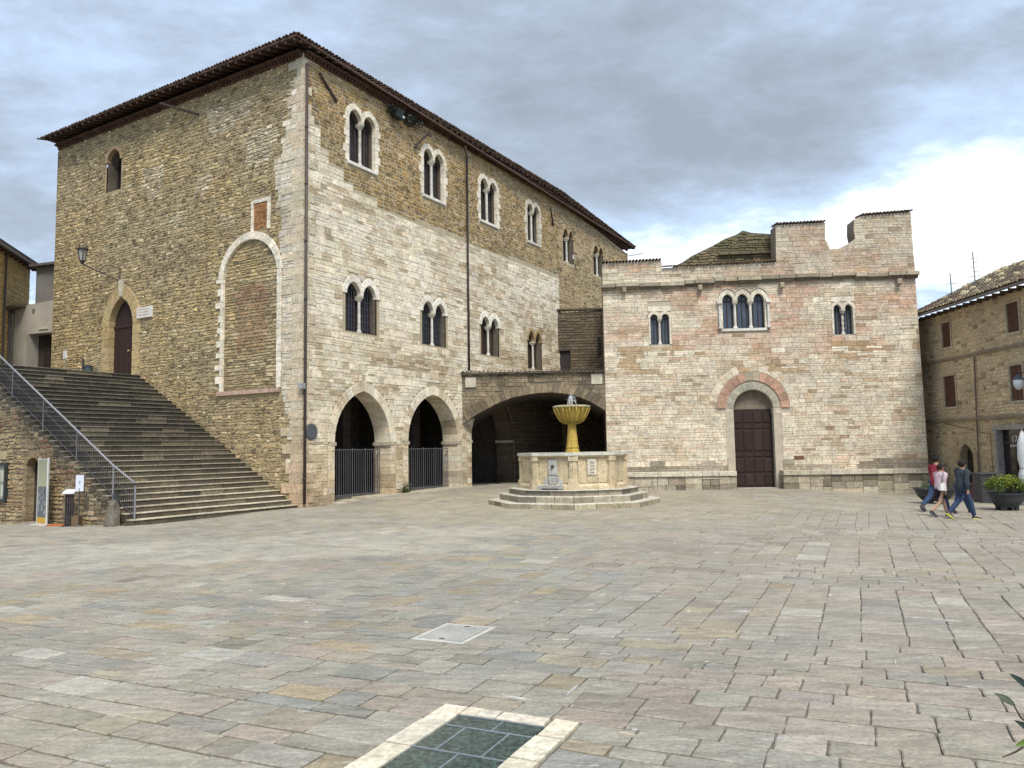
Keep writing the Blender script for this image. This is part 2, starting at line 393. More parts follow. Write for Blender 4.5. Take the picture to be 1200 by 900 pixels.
# ------------------------------------------------------------------ windows with several arched lights
def outline(cs, a, v0, vs, h, e):
    P = [(cs[0]-a-e, v0)]
    for i, c in enumerate(cs):
        lo = (cs[i-1]+c)/2 if i else -1e9; hi = (cs[i+1]+c)/2 if i < len(cs)-1 else 1e9
        P += [p for p in arch_pts(c, a+e, vs, h+e, 7) if lo-1e-6 <= p[0] <= hi+1e-6]
    return P+[(cs[-1]+a+e, v0)]
def multi(root, F, cs, a, v0, vs, h, t, ring, depth=.42, pane=(.035, .04, .05), col=(.6, .58, .52), sill=True, cr=.075, label=None, grille=False, twist=False, tk=1.0, jamb=True, half=False, vn=5):
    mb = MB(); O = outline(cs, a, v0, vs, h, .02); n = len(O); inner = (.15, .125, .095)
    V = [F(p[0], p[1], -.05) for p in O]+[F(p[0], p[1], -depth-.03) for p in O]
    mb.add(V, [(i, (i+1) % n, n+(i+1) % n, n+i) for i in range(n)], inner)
    win = mb.build('window', 'stone', root)
    if label: win['label'] = label
    for i, c in enumerate(cs):      # glazing of each light, set back, with a timber surround
        P = arch_open(c, a+.07, v0-.05, vs, h+.08, 7); pb = MB()
        holed(pb, F, P, [], -depth, pane); pb.build('pane', 'glass', win)
        bb = MB(); fc = (.05, .035, .028)
        f = lambda x, y, z: F(x, z, y)
        for q in (-a+.0, a-.05): bb.box(c+q, c+q+.05, -depth+.004, -depth+.05, v0, vs+.02, fc, f)
        bb.box(c-.02, c+.02, -depth+.003, -depth+.045, v0, vs+h*.9, fc, f); bb.box(c-a+.05, c+a-.05, -depth+.004, -depth+.04, vs-.03, vs+.03, fc, f)
        bb.build('casement', 'wood', win)
        if grille:
            gb = MB()
            for k in range(1, 5): gb.tube([F(c-a+2*a*k/5, v0, -.2), F(c-a+2*a*k/5, vs+h*.7, -.2)], .012, (.07, .075, .09), 5)
            k = v0+.25
            while k < vs+.1: gb.tube([F(c-a, k, -.2), F(c+a, k, -.2)], .01, (.07, .075, .09), 5); k += .3
            gb.build('grille', 'iron', win)
        lo = (cs[i-1]+c)/2 if i else -1e9; hi = (cs[i+1]+c)/2 if i < len(cs)-1 else 1e9
        for p in voussoirs(F, c, a, vs, h, t, lambda x, y: vary(ring, .05, .015), -.2, .03, vn, tk, (lo, hi)):
            mesh_obj('arch_stone', p[0], p[1], [p[2]]*len(p[1]), 'marble', win, loc=p[3])
    if jamb:
        for s, c in ((-1, cs[0]), (1, cs[-1])):
            ua, ub = (c-a-t*.8, c-a) if s < 0 else (c+a, c+a+t*.8)
            for p in jambs(F, ua, ub, v0, vs, (.28, .42), lambda x, y: vary(ring, .1, .03), -.2, .024, t*.7, s):
                mesh_obj('jamb_stone', p[0], p[1], [p[2]]*len(p[1]), 'marble', win, loc=p[3])
    for i in range(len(cs)-1):
        m = (cs[i]+cs[i+1])/2; gap = (cs[i+1]-cs[i])/2-a
        cw = -.16
        def C3(du, z, dw): return F(m+du, z, cw+dw)
        cb = MB(); prof = [(cr*1.7, v0), (cr*1.7, v0+.07), (cr*1.25, v0+.12), (cr, v0+.18), (cr*.92, vs-.22)]
        nseg = 12; k0 = []
        rings = prof if not twist else prof[:4]+[(cr*.9, v0+.18+(vs-.46-v0)*q/26) for q in range(1, 27)]
        V = []
        for ri, (r_, z) in enumerate(rings):
            for j in range(nseg):
                an = 2*math.pi*j/nseg; rr = r_
                if twist and ri > 3: rr = r_*(1+.3*math.cos(2*an+ri*.75))
                V.append(C3(rr*math.cos(an), z, rr*math.sin(an)))
        cb.add(V, [(q*nseg+j, q*nseg+(j+1) % nseg, (q+1)*nseg+(j+1) % nseg, (q+1)*nseg+j) for q in range(len(rings)-1) for j in range(nseg)], col)
        cb.build('column', 'marble', win)
        kb = MB(); b = [C3(-cr, vs-.22, -cr), C3(cr, vs-.22, -cr), C3(cr, vs-.22, cr), C3(-cr, vs-.22, cr)]
        k = max(gap+.015, cr*1.4); tt = [C3(-k, vs-.06, -.2), C3(k, vs-.06, -.2), C3(k, vs-.06, .17), C3(-k, vs-.06, .17)]
        kb.hexa(b, tt, vary(col, .05)); kb.hexa(tt, [C3(-k, vs+.02, -.2), C3(k, vs+.02, -.2), C3(k, vs+.02, .17), C3(-k, vs+.02, .17)], vary(col, .05))
        kb.build('capital', 'marble', win)
    if sill:
        sb = MB(); f = lambda x, y, z: F(x, z, y)
        sb.box(cs[0]-a-.12, cs[-1]+a+.12, -depth, .07, v0-.13, v0, ring, f); sb.build('sill', 'marble', win)
    return win, outline(cs, a, v0-(.1 if sill else 0), vs, h, .06), outline(cs, a, v0-(.13 if sill else 0), vs, h, t*.92)

def tiles_edge(root, P0, P1, up, n, L_, hip=(0, 0), r=.09, cols=((.14, .10, .085), (.18, .12, .09), (.11, .10, .09)), name='roof_tiles', lim=0):
    """cover tiles laid side by side between P0 and P1, each running 'up' the slope in short lapped lengths"""
    P0, P1, up = Vector(P0), Vector(P1), Vector(up).normalized(); d = (P1-P0); nrm = d.normalized().cross(up)
    if nrm.z < 0: nrm = -nrm
    dn = d.normalized(); rows = max(1, int(L_/.38)); st = L_/rows; mb = MB()
    for i in range(n):
        c = P0+d*(i+.5)/n+up*R.uniform(-.03, .03); dd = d.length*(i+.5)/n; rr_ = rows
        if hip[0]: rr_ = min(rr_, int(dd/st)+1)
        if hip[1]: rr_ = min(rr_, int((d.length-dd)/st)+1)
        for j in range(rr_):
            cc = vary(R.choice(cols), .25, .08); V = []
            for e, (q, rr, lift) in enumerate(((j*st-.03, r, .03), ((j+1)*st+.02, r*.82, 0.0))):
                for k in range(5):
                    an = math.pi*k/4; V.append(c+up*q+dn*rr*math.cos(an)+nrm*(rr*math.sin(an)*.8+lift))
            for k in range(5): 
                an = math.pi*k/4; V.append(c+up*(j*st-.03)+dn*r*.7*math.cos(an)+nrm*(r*.7*math.sin(an)*.8+.02))
            mb.add(V, [(k, k+1, 5+k+1, 5+k) for k in range(4)]+[(10+k, 10+k+1, k+1, k) for k in range(4)], cc)
    o = mb.build(name, 'tile', root); o['kind'] = 'stuff'; return o

# ================================================================== THE PALACE
pal = thing('palace', 'tall medieval stone palace on the left with twin-arched windows and a deep tiled eave', 'palace', (-8.44, 30.8, 0))
WIN = (.74, .71, .63)
PFout = [(0, -.3), (34.6, -.3), (34.6, 17.5), (22.6, 18.75), (0, 18.8)]
holes, blocks = [], []
lowp = [(2.6, 4.5, 7.41), (7.98, 9.83, 7.41), (13.25, 14.98, 7.41), (18.4, 20.0, 7.05)]
for k, (u0, u1, v0) in enumerate(lowp):
    cw = .17; a = (u1-u0-cw)/4; tawny = k == 3
    wn, ho, bl = multi(pal, PF, [u0+a, u1-a], a, v0, 9.06 if not tawny else 8.75, a*1.3 if not tawny else .66, .27 if not tawny else .18, (.82, .81, .77) if not tawny else (.42, .33, .19), sill=False, grille=k < 2,
                       label=None if not tawny else 'twin pointed window in bare tawny stone, lower row', pane=(.03, .035, .05) if k < 2 else (.09, .06, .045), cr=.07, jamb=False, tk=1.25)
    holes.append(ho); blocks.append(bl)
upp = [(2.74, 4.46), (8.12, 9.8), (13.3, 15.02), (18.55, 20.05)]
for k, (u0, u1) in enumerate(upp):
    cw = .16; a = (u1-u0-cw)/4
    wn, ho, bl = multi(pal, PF, [u0+a, u1-a], a, 15.0, 16.98, a*1.25, .27, WIN if k < 3 else (.62, .58, .5), pane=(.05, .045, .045))
    holes.append(ho); blocks.append(bl)
for u0, u1, v0, va in ((23.4, 24.85, 14.7, 16.98), (28.2, 29.8, 14.68, 16.88)):
    a = (u1-u0-.14)/4
    wn, ho, bl = multi(pal, PF, [u0+a, u1-a], a, v0, va-.55, .55, .13, (.36, .28, .17), sill=False, label=None, pane=(.05, .045, .045), jamb=False)
    holes.append(ho); blocks.append(bl)
ARC = [(3.69, 1.79, 2.6, 2.24), (8.81, 2.03, 2.64, 2.3), (14.1, 2.0, 2.7, 2.3)]
for c, a, vs, h in ARC:
    holes.append(arch_open(c, a+.15, -.3, vs, h+.15, 10)); blocks.append(arch_open(c, a+.42, -.3, vs, h+.46, 10))
STEP = [(22.6, 13.5), (16.3, 13.5), (16.3, 13.3), (12, 13.3), (12, 13.6), (7.5, 13.6), (7.5, 13.4), (4.6, 13.4), (4.6, 13.7), (3, 13.7), (3, 14.0), (2.4, 14.0), (2.4, 14.4), (1.5, 14.4), (1.5, 15.0), (1.0, 15.0), (1.0, 15.8), (.1, 15.8)]
LIME = [(0.1, -.3), (22.6, -.3)]+STEP
RUB = STEP[::-1]+[(22.6, -.3), (34.6, -.3), (34.6, 17.5), (22.6, 18.7), (0.1, 18.75)]
def lime_col(u, v):
    if u > 12.6 and v < 5.9: return vary((.11, .085, .065), .2)  # dark brown plaster tone, with the bridge passage's shade painted into it
    n = nz(u, v*4, .22, 3); m = nz(u, v, .45, 9)
    c = mixc((.68, .62, .50), (.77, .73, .64), .5+m*1.1+(.25 if v > 8 else -.2))
    low = max(0, (4.2-v)/4.2)
    c = mixc(c, (.50, .36, .19), low*.5+max(0, m)*.3*low)
    if n > .24: c = mixc(c, (.33, .255, .16), min(1, (n-.2)*3.2)*R.uniform(.2, 1))
    b3 = nz(u, v, 1.3, 66)
    if b3 > .28: c = mixc(c, (.42, .33, .21), .5)
    if b3 < -.3: c = mixc(c, (.70, .67, .6), .5)
    if R.random() < .1: c = mixc(c, (.38, .30, .20), R.uniform(.3, .8))
    if R.random() < .07: c = (.70, .67, .58)
    if v < 1.0 and nz(u, v, .9, 5) > 0: c = mixc(c, (.20, .15, .10), .5)
    return vary(c, .11, .03)
def rub_col(u, v):
    m = nz(u, v, .35, 21); n = nz(u, v, .9, 4)
    c = mixc((.40, .268, .10), (.325, .24, .115), .5+m*1.2)
    if u > 22.6: c = mixc(c, (.47, .38, .23), .65)
    c = mixc(c, (.22, .165, .10), max(0, n)*.7)
    if R.random() < .13: c = mixc(c, (.60, .50, .33), R.uniform(.3, .8))
    if R.random() < .14: c = mixc(c, (.15, .11, .075), .7)
    return vary(c, .17, .05)
def rubL_col(u, v):
    m = nz(u, v, .28, 33); n = nz(u, v, .7, 14)
    c = mixc((.485, .388, .205), (.415, .352, .228), .5+m*1.3)
    if v < 5.5: c = mixc(c, (.36, .265, .15), .4)
    c = mixc(c, (.20, .165, .115), max(0, n)*.8)
    pat = nz(u, v, .55, 50)
    if pat > .12 and 14.6 < v < 17.7 and u < 6: c = mixc(c, (.62, .585, .50), .8)
    if pat > .36 and 12 < v < 16 and u < 12: c = mixc(c, (.55, .51, .42), .7)
    if R.random() < .16: c = mixc(c, (.62, .54, .38), R.uniform(.2, .9))
    if R.random() < .2: c = mixc(c, (.16, .125, .085), R.uniform(.3, .9))
    return vary(c, .24, .05)
wobf = lambda u, v: .06*noise.noise(Vector((u*.9, v*.6, 2)))+.055*noise.noise(Vector((u*2.6, v*1.5, 7)))
wobs = lambda u, v: .03*noise.noise(Vector((u*.6, v*.4, 2)))+.012*noise.noise(Vector((u*2.2, v*1.3, 12)))
PLout = [(0, -.3), (18.35, -.3), (18.35, 18.75), (0, 18.75)]
wobr = lambda u, v: (wobs(u, v) if u < 22.7 and v < 13.2 else wobs(u, v)+(wobf(u, v)-wobs(u, v))*max(0, min(1, (v-14.2)/1.5 if u < 22.7 else 1)))
# left facade openings
holesL = [arch_open(3.1, 1.70, 4.80, 9.8, 1.52, 8), arch_open(12.28, .97+.1, 5.9, 8.5, 1.36+.1, 8), arch_open(13.22, .62, 15.37, 16.9, .66, 6)]
blockL = [arch_open(12.28, .97+.62, 5.9, 8.5, 1.36+.66, 8), arch_open(13.22, .72, 15.30, 16.9, .86, 6),
          arch_open(3.1, 1.68+.30, 4.72, 9.8, 1.5+.34, 8), [(1.85, 11.6), (3.05, 11.6), (3.05, 12.98), (1.85, 12.98)]]
LQ0 = [(0.1, -.3), (.6, -.3), (.65, 4.0), (1.45, 4.6), (1.45, 14.4), (1.0, 15.2), (.9, 16.3), (.6, 16.6), (.6, 18.5), (.1, 18.5)]
LQ = [(.1, -.3)]; v = -.3
while v < 18.4:
    vv = min(v+R.uniform(.22, .5), 18.5); base = poly_iv(LQ0, v+.12); x = (base[0][1] if base else .6)+R.uniform(-.28, .32); LQ += [(x, v), (x, vv)]; v = vv
LQ += [(.1, 18.6)]
bw = MB(); holed(bw, PF, PFout, holes, -.016, (.44, .37, .25)); holed(bw, PL, PLout, holesL, -.026, (.36, .29, .175))
# the other two sides, seen only from elsewhere
c0 = Vector(PF(34.6, 0, 0)); c1 = Vector(PL(18.35, 0, 0)); c2 = c0+c1-Vector(PF(0, 0, 0))
for a_, b_ in ((c0, c2), (c2, c1)): bw.add([(a_.x, a_.y, -.3), (b_.x, b_.y, -.3), (b_.x, b_.y, 18.5), (a_.x, a_.y, 17.6 if a_ is c0 else 18.5)], [(0, 1, 2, 3)], (.33, .27, .16))
bw.build('wall', 'mortar', pal)
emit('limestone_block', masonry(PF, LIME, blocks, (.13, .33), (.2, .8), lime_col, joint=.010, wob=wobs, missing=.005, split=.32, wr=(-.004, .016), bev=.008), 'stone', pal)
emit('rubble_stone', masonry(PF, RUB, blocks, (.09, .22), (.14, .5), rub_col, joint=.02, rough=.3, split=.35, wob=wobr, v_start=None, wr=(-.01, .02), bev=.013)
     + masonry(PL, PLout[:1]+PLout[1:], blockL+[LQ], (.11, .24), (.13, .38), rubL_col, joint=.024, rough=.34, split=.4, wob=wobf, wr=(-.012, .020), bev=.013), 'rubble', pal)
def lq_col(u, v): return vary(mixc((.70, .67, .60), (.52, .48, .41), .5+nz(u, v, .6, 8)), .15)
emit('facing_block', masonry(PL, LQ, blockL, (.16, .3), (.28, .7), lq_col, joint=.012, wr=(.004, .02)), 'stone', pal)
# quoins wrapped round the corner
q = []; v = -.25; k = 0
oc = Vector((-8.44, 30.8, 0))
while v < 18.65:
    h = min(R.uniform(.3, .44), 18.7-v); l1 = R.uniform(.45, .62) if k % 2 else R.uniform(.7, 1.25); l2 = R.uniform(.5, .8) if k % 2 else R.uniform(.3, .42)
    if v > 15: l1, l2 = l1*.75, l2*R.choice((1.5, .6, .5, .6, .55))
    t_ = .03+R.uniform(-.004, .006); cor = Vector(PF(0, 0, t_))+Vector(PL(0, 0, t_))-oc
    V = []
    for z in (v+.006, v+h-.006):
        for p in (Vector(PF(l2, 0, t_)), cor, Vector(PL(l1, 0, t_)), oc+Vector((0, .5, 0))): V.append((p.x, p.y, z))
    c = vary(mixc((.58, .53, .43), (.50, .36, .25), max(0, (4-v)/6)+.25*R.random()), .08)
    q.append((V, [(3, 2, 1, 0), (4, 5, 6, 7)]+[(i, (i+1) % 4, 4+(i+1) % 4, 4+i) for i in range(4)], c, tuple(V[1]), 500)); v += h; k += 1
emit('quoin_block', q, 'stone', pal)
# arcade
for k, (c, a, vs, h) in enumerate(ARC):
    ac = lambda x, y: lime_col(x, y)
    ps = voussoirs(PF, c, a, vs, h, .42, ac, -.95, .012, 9, 1.08, joint=.008)
    for s in (-1, 1):
        x0, x1 = (c-a-.36, c-a) if s < 0 else (c+a, c+a+.36)
        ps += jambs(PF, x0, x1, -.1, vs-.14, (.2, .34), ac, -.95, .012)
    if k < 3: emit('arch_stone', ps, 'stone', pal)
    im = MB(); f = lambda x, y, z: PF(x, z, y)
    for s in (-1, 1):
        x0, x1 = (c-a-.3, c-a+.07) if s < 0 else (c+a-.07, c+a+.3)
        im.box(x0, x1, -1.0, .03, vs-.15, vs+.0, (.46, .4, .3), f)
    im.build('impost', 'stone', pal)
    # inner ring of the same arch carried on the pier behind
    ib = MB(); I = arch_pts(c, a-.12, vs, h-.12, 8); n = len(I)
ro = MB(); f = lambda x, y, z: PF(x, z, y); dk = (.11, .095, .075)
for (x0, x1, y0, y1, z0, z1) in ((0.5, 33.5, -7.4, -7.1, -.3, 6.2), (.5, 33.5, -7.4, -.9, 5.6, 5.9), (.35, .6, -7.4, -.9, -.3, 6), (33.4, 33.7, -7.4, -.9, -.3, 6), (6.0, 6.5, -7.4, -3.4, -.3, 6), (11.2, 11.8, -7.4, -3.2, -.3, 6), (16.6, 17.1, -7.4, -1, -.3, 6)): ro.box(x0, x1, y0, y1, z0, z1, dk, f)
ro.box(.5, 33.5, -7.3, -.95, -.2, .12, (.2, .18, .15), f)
# thickness of the arcade wall between the openings, seen from inside
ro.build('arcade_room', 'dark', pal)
# iron gates
for c, a, u0 in ((3.69, 1.79, 1.9), (8.81, 2.03, 6.78)):
    gb = MB(); z0 = g(*PF(c, 0)[:2])+.02
    for z in (z0+.12, 2.28): gb.box(u0+.02, c+a-.02, -.62, -.59, z-.02, z+.02, (.10, .10, .105), f)
    gb.box(u0+.02, u0+.06, -.618, -.592, z0+.12, 2.28, (.1, .1, .105), f)
    gate = gb.build('gate', 'iron', pal); n = 25
    for i in range(n+1):
        b = MB(); x = u0+.05+(2*a-.1)*i/n; b.tube([PF(x, z0, -.605), PF(x, 2.3 if i % 6 else 2.36, -.605)], .014 if i % 6 else .022, (.10, .10, .11), 5); b.build('bar', 'iron', gate)
# the pointed doorway above the stairs
oc_ = lambda x, y: vary((.42, .335, .19), .1)
ps = voussoirs(PL, 12.28, .97, 8.5, 1.36, .62, oc_, -.34, .02, 6, 1.05)
for s in (-1, 1):
    x0, x1 = (12.28-.97-.5, 12.28-.97) if s < 0 else (12.28+.97, 12.28+1.47)
    ps += jambs(PL, x0, x1, 6.0, 8.5, (.3, .45), oc_, -.34, .016, .15, s)
emit('door_surround_stone', ps, 'stone', pal)
ks = poly_piece(PL, [(12.16, 9.9), (12.40, 9.9), (12.5, 10.75), (12.06, 10.75)], -.1, .06, (.55, .5, .38)); mesh_obj('keystone', ks[0], ks[1], [ks[2]]*len(ks[1]), 'stone', pal)
fL = lambda x, y, z: PL(x, z, y)
db = MB(); holed(db, PL, arch_open(12.28, .97, 6.0, 8.5, 1.36, 8), [], -.32, (.035, .021, .018))
door = db.build('door', 'wood', pal)
for i in range(8):
    b = MB(); x = 12.28-.95+i*.2375; b.box(x+.008, x+.229, -.32, -.285, 6.12, 8.42, vary((.036, .021, .018), .2), fL); b.build('plank', 'wood', door)
b = MB(); b.box(12.28-.97, 12.28+.97, -.32, -.25, 8.42, 8.54, (.04, .02, .018), fL); b.build('transom', 'wood', door)
b = MB(); b.lathe([(.05, 0), (.07, .03), (.02, .06)], 0, 0, (.5, .42, .2), 8); 
b = MB(); b.tube([PL(11.95, 7.25, -.29), PL(11.95, 7.25, -.2)], [.03, .045], (.5, .42, .22), 8); b.build('knob', 'iron', door)
# small round-headed window high on the left
wn, ho, bl = multi(pal, PL, [13.22], .55, 15.37, 16.9, .6, .2, (.37, .27, .17), depth=.6, sill=False, pane=(.02, .02, .025), jamb=False, label='single round-headed window high on the side wall')
# blind arch of white stone with blocked infill
wa = lambda x, y: vary((.74, .71, .64), .09)
ps = voussoirs(PL, 3.1, 1.68, 9.8, 1.5, .32, wa, -.12, .05, 8, 1.05)
ps += jambs(PL, 3.1-1.68-.26, 3.1-1.68, 4.85, 9.8, (.25, .42), wa, -.12, .04, .0) + jambs(PL, 3.1+1.68, 3.1+1.68+.15, 4.85, 9.8, (.22, .36), wa, -.12, .045, .35, 1)
emit('blind_arch_stone', ps, 'stone', pal)
ib = MB(); holed(ib, PL, arch_open(3.1, 1.68, 4.85, 9.8, 1.5, 8), [], -.088, (.33, .27, .17)); ba = ib.build('blind_arch', 'mortar', pal)
def inf_col(u, v):
    if 2.15 < u < 3.95 and 6.4 < v < 9.3:
        if v > 8.75 or nz(u, v, 1.2, 3) > .15: return vary((.34, .22, .135), .2)
        return vary((.38, .27, .16), .2)
    return rubL_col(u, v)
emit('infill_stone', masonry(PL, [(1.42, 4.85), (4.78, 4.85)]+arch_pts(3.1, 1.66, 9.8, 1.48, 8)[::-1], [], (.12, .2), (.2, .5), inf_col, joint=.024, rough=.3, split=.4, wob=wobs, wr=(-.07, -.042), wb=-.13), 'rubble', ba)
b = MB(); b.box(1.2, 5.05, -.05, .10, 4.68, 4.85, (.47, .33, .25), fL); b.build('ledge', 'stone', pal)
# brick panel above it
bp = MB(); holed(bp, PL, [(1.85, 11.6), (3.05, 11.6), (3.05, 12.98), (1.85, 12.98)], [], -.02, (.3, .2, .12)); bpo = bp.build('blocked_niche', 'mortar', pal)
emit('brick', masonry(PL, [(2.08, 11.72), (2.88, 11.72), (2.88, 12.8), (2.08, 12.8)], [], (.07, .085), (.2, .28), lambda u, v: vary((.38, .20, .09), .25), joint=.014, wr=(-.004, .008)), 'rubble', bpo)
emit('niche_stone', jambs(PL, 1.87, 2.06, 11.6, 12.96, (.3, .4), wa, -.06, .03)+jambs(PL, 2.9, 3.05, 11.6, 12.96, (.3, .4), wa, -.06, .03)+jambs(PL, 2.06, 2.9, 12.82, 12.98, (.2, .3), wa, -.06, .03), 'stone', bpo)
# ---- eave: brick dentils, rafters, boards, tiles
def ez(u): return 0 if u < 22.6 else -(u-22.6)*.075
rf = MB(); e1, e2, e3 = .45, .82, .12; zt = 18.96; sl = .30
def RP(u, s, dz=0):   # u along the front (may be negative), s along the side (may be negative)
    o = oc + Vector((.515, .857, 0))*u + Vector((-.857, .515, 0))*s
    ov = max(0, -s/e1*1.0, 0); 
    z = zt + min(s+e1, 18.35+e3-s, (u+e2), 34.6+1.0-u, 99)*sl*(1) + (ez(u) if s < 9 else 0)
    return Vector((o.x, o.y, z+dz))
lo, hi = -e2, 35.2
rl = 18.35/2
quads = [[RP(lo, -e1), RP(hi, -e1), RP(25, rl), RP(rl, rl)], [RP(lo, -e1), RP(rl, rl), RP(lo, 18.35+e3)], [RP(hi, 18.35+e3), RP(lo, 18.35+e3), RP(rl, rl), RP(25, rl)], [RP(hi, -e1), RP(hi, 18.35+e3), RP(25, rl)]]
for Q in quads:
    n = len(Q); rf.add([tuple(p) for p in Q]+[(p.x, p.y, p.z+.09) for p in Q], [tuple(range(n-1, -1, -1)), tuple(range(n, 2*n))]+[(i, (i+1) % n, n+(i+1) % n, n+i) for i in range(n)], (.10, .06, .045))
roof = rf.build('roof', 'tile', pal)
b = .13
tiles_edge(roof, RP(lo, -e1, .1), RP(22.6, -e1, .1), (-.857, .515, sl), int(23.9/.2), 1.9, (1, 0))
tiles_edge(roof, RP(22.6, -e1, .1), RP(hi, -e1, .1), (-.857, .515, sl), int(13/.2), 1.9, (0, 1))
tiles_edge(roof, RP(lo, -e1, .1), RP(lo, 18.35+e1, .1), (.515, .857, sl), int(19/.2), 1.9, (1, 1))
def rafter(p, d, ln, sz=.09):
    p, d = Vector(p), Vector(d); s = d.cross(Vector((0, 0, 1))).normalized()*sz/2; m = MB(); dz = Vector((0, 0, -.13)); e_ = Vector(d)*ln
    m.hexa([p-s+dz, p+s+dz, p+e_+s+dz, p+e_-s+dz], [p-s, p+s, p+e_+s, p+e_-s], vary((.075, .045, .035), .2)); m.build('rafter', 'wood', roof)
u = lo+.3
while u < 35.3: rafter(RP(u, -e1+.03, -.012), Vector((-.857, .515, sl)).normalized(), e1+.1); u += .5
s_ = -.3
while s_ < 18.35: rafter(RP(lo+.03, s_, -.012), Vector((.515, .857, sl)).normalized(), e2+.1); s_ += .5
def dentils(F, u0, u1, zf, wmax):
    u = u0; out = []
    while u < u1:
        z = zf(u); m = MB()
        for k, (w_, z0, z1) in enumerate(((.07, z-.24, z-.17), (.15, z-.17, z-.08), (wmax, z-.08, z+.02))):
            wd = .2 if k != 1 else .11
            V = [F(u+.01, z0, 0), F(u+wd, z0, 0), F(u+wd, z0, w_), F(u+.01, z0, w_), F(u+.01, z1, 0), F(u+wd, z1, 0), F(u+wd, z1, w_), F(u+.01, z1, w_)]
            m.add(V, [(3, 2, 1, 0), (4, 5, 6, 7)]+[(i, (i+1) % 4, 4+(i+1) % 4, 4+i) for i in range(4)], vary((.10, .055, .04), .3))
        out.append((m.V, m.F, m.C[0], F(u, z, .1), 60 if u < 14 else 30)); u += .21
    return out
emit('cornice_brick', dentils(PF, .02, 34.4, lambda u: 18.80+ez(u), .24)+dentils(PL, .02, 18.2, lambda u: 18.80, .24), 'rubble', pal)
# drain pipes
for pts, nm in (([(.12, 18.3, .1), (.12, 6, .1), (.12, .15, .1)], 0), ([(11.3, 18.45, .35), (11.82, 18.0, .12), (11.82, 12, .1), (11.82, 6.4, .1)], 1)):
    m = MB(); m.tube([PF(a, b_, c) for a, b_, c in pts], .06, (.055, .04, .035), 8); dp = m.build('drainpipe', 'iron', pal, smooth=True)
    z = pts[-1][1]+1
    while z < 17.8: m = MB(); m.tube([PF(pts[-1][0], z, .1), PF(pts[-1][0], z+.05, .1)], .078, (.05, .04, .035), 8); m.build('bracket', 'iron', dp); z += 2.4
m = MB(); m.tube([PF(34.4, 17.3, .15), PF(35.6, 17.65, .9)], .04, (.4, .4, .4), 6); m.build('brace', 'iron', pal)
# leaning iron rods and tie ends under the eave
for F, (ua, va, wa_), (ub, vb, wb2) in ((PF, (.85, 18.2, .08), (1.93, 17.35, .05)), (PF, (8.25, 18.2, .3), (7.3, 17.1, .05)), (PF, (21.15, 17.65, .25), (21.9, 16.75, .05)), (PL, (8.24, 18.3, .9), (6.66, 17.7, .03))):
    m = MB(); m.tube([F(ua, va, wa_), F(ub, vb, wb2)], .055, (.045, .03, .025), 6); m.build('iron_rod', 'iron', pal)
# ================================================================== THE GREAT OUTDOOR STAIRS
FLf = Frame(PL(0, 0, 7.0)[0], PL(0, 0, 7.0)[1], -.857, .515, -.515, -.857)
stairs = thing('staircase', 'broad dark stone outdoor staircase climbing to the pointed doorway of the palace', 'staircase', FLf(0, -.1, 0))
NS = 32; RISE = 6.0/NS; RUN = 10.75/NS; S0 = .12
def step_z(s): return -.05+max(0, s-S0)/RUN*RISE
def lb(mb, s0, s1, t0, t1, z0, z1, c): return mb.box(s0, s1, t0, t1, z0, z1, c, lambda a, b, d: PL(a, d, b))
rise_p, tread_p = [], []
def boxp(s0, s1, t0, t1, z0, z1, c):
    m = MB(); e_ = .006
    lb(m, s0, s1, t0+e_, t1-e_, z0, z1, c); ctr = PL(s0, (z0+z1)/2, (t0+t1)/2)
    return (m.V, m.F, m.C[0], ctr, score(ctr, (.857, -.515, 0), (t1-t0)*(z1-z0))*1.0)
for i in range(NS):
    s = S0+i*RUN; z = -.05+i*RISE; up_ = i/NS
    t = .04 
    while t < 7.0:
        l = R.uniform(.7, 1.5); l = 7.0-t if 7.0-t-l < .5 else l
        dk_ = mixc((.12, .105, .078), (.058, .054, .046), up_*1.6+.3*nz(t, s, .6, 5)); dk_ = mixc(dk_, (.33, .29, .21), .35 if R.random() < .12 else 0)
        wr_ = R.uniform(-.008, .008)
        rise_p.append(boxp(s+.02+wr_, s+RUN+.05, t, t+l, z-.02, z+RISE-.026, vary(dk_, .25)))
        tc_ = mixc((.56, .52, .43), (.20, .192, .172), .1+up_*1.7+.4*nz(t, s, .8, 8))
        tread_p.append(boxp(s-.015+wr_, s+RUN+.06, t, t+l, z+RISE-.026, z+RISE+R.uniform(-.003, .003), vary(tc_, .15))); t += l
    # fill between the wall and the first slab
emit('riser_stone', rise_p, 'stone', stairs, minpx=20)
emit('tread_slab', tread_p, 'stone', stairs, minpx=0)
core = MB()
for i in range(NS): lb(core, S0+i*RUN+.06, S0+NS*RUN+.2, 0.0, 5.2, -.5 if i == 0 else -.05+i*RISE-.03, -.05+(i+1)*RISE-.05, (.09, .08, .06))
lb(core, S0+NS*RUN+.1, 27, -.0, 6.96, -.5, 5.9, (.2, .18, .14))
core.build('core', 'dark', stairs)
m = MB(); lb(m, S0+NS*RUN, 27, 0.0, 7.0, 5.9, 5.97, (.28, .26, .22)); m.build('landing', 'paving', stairs)
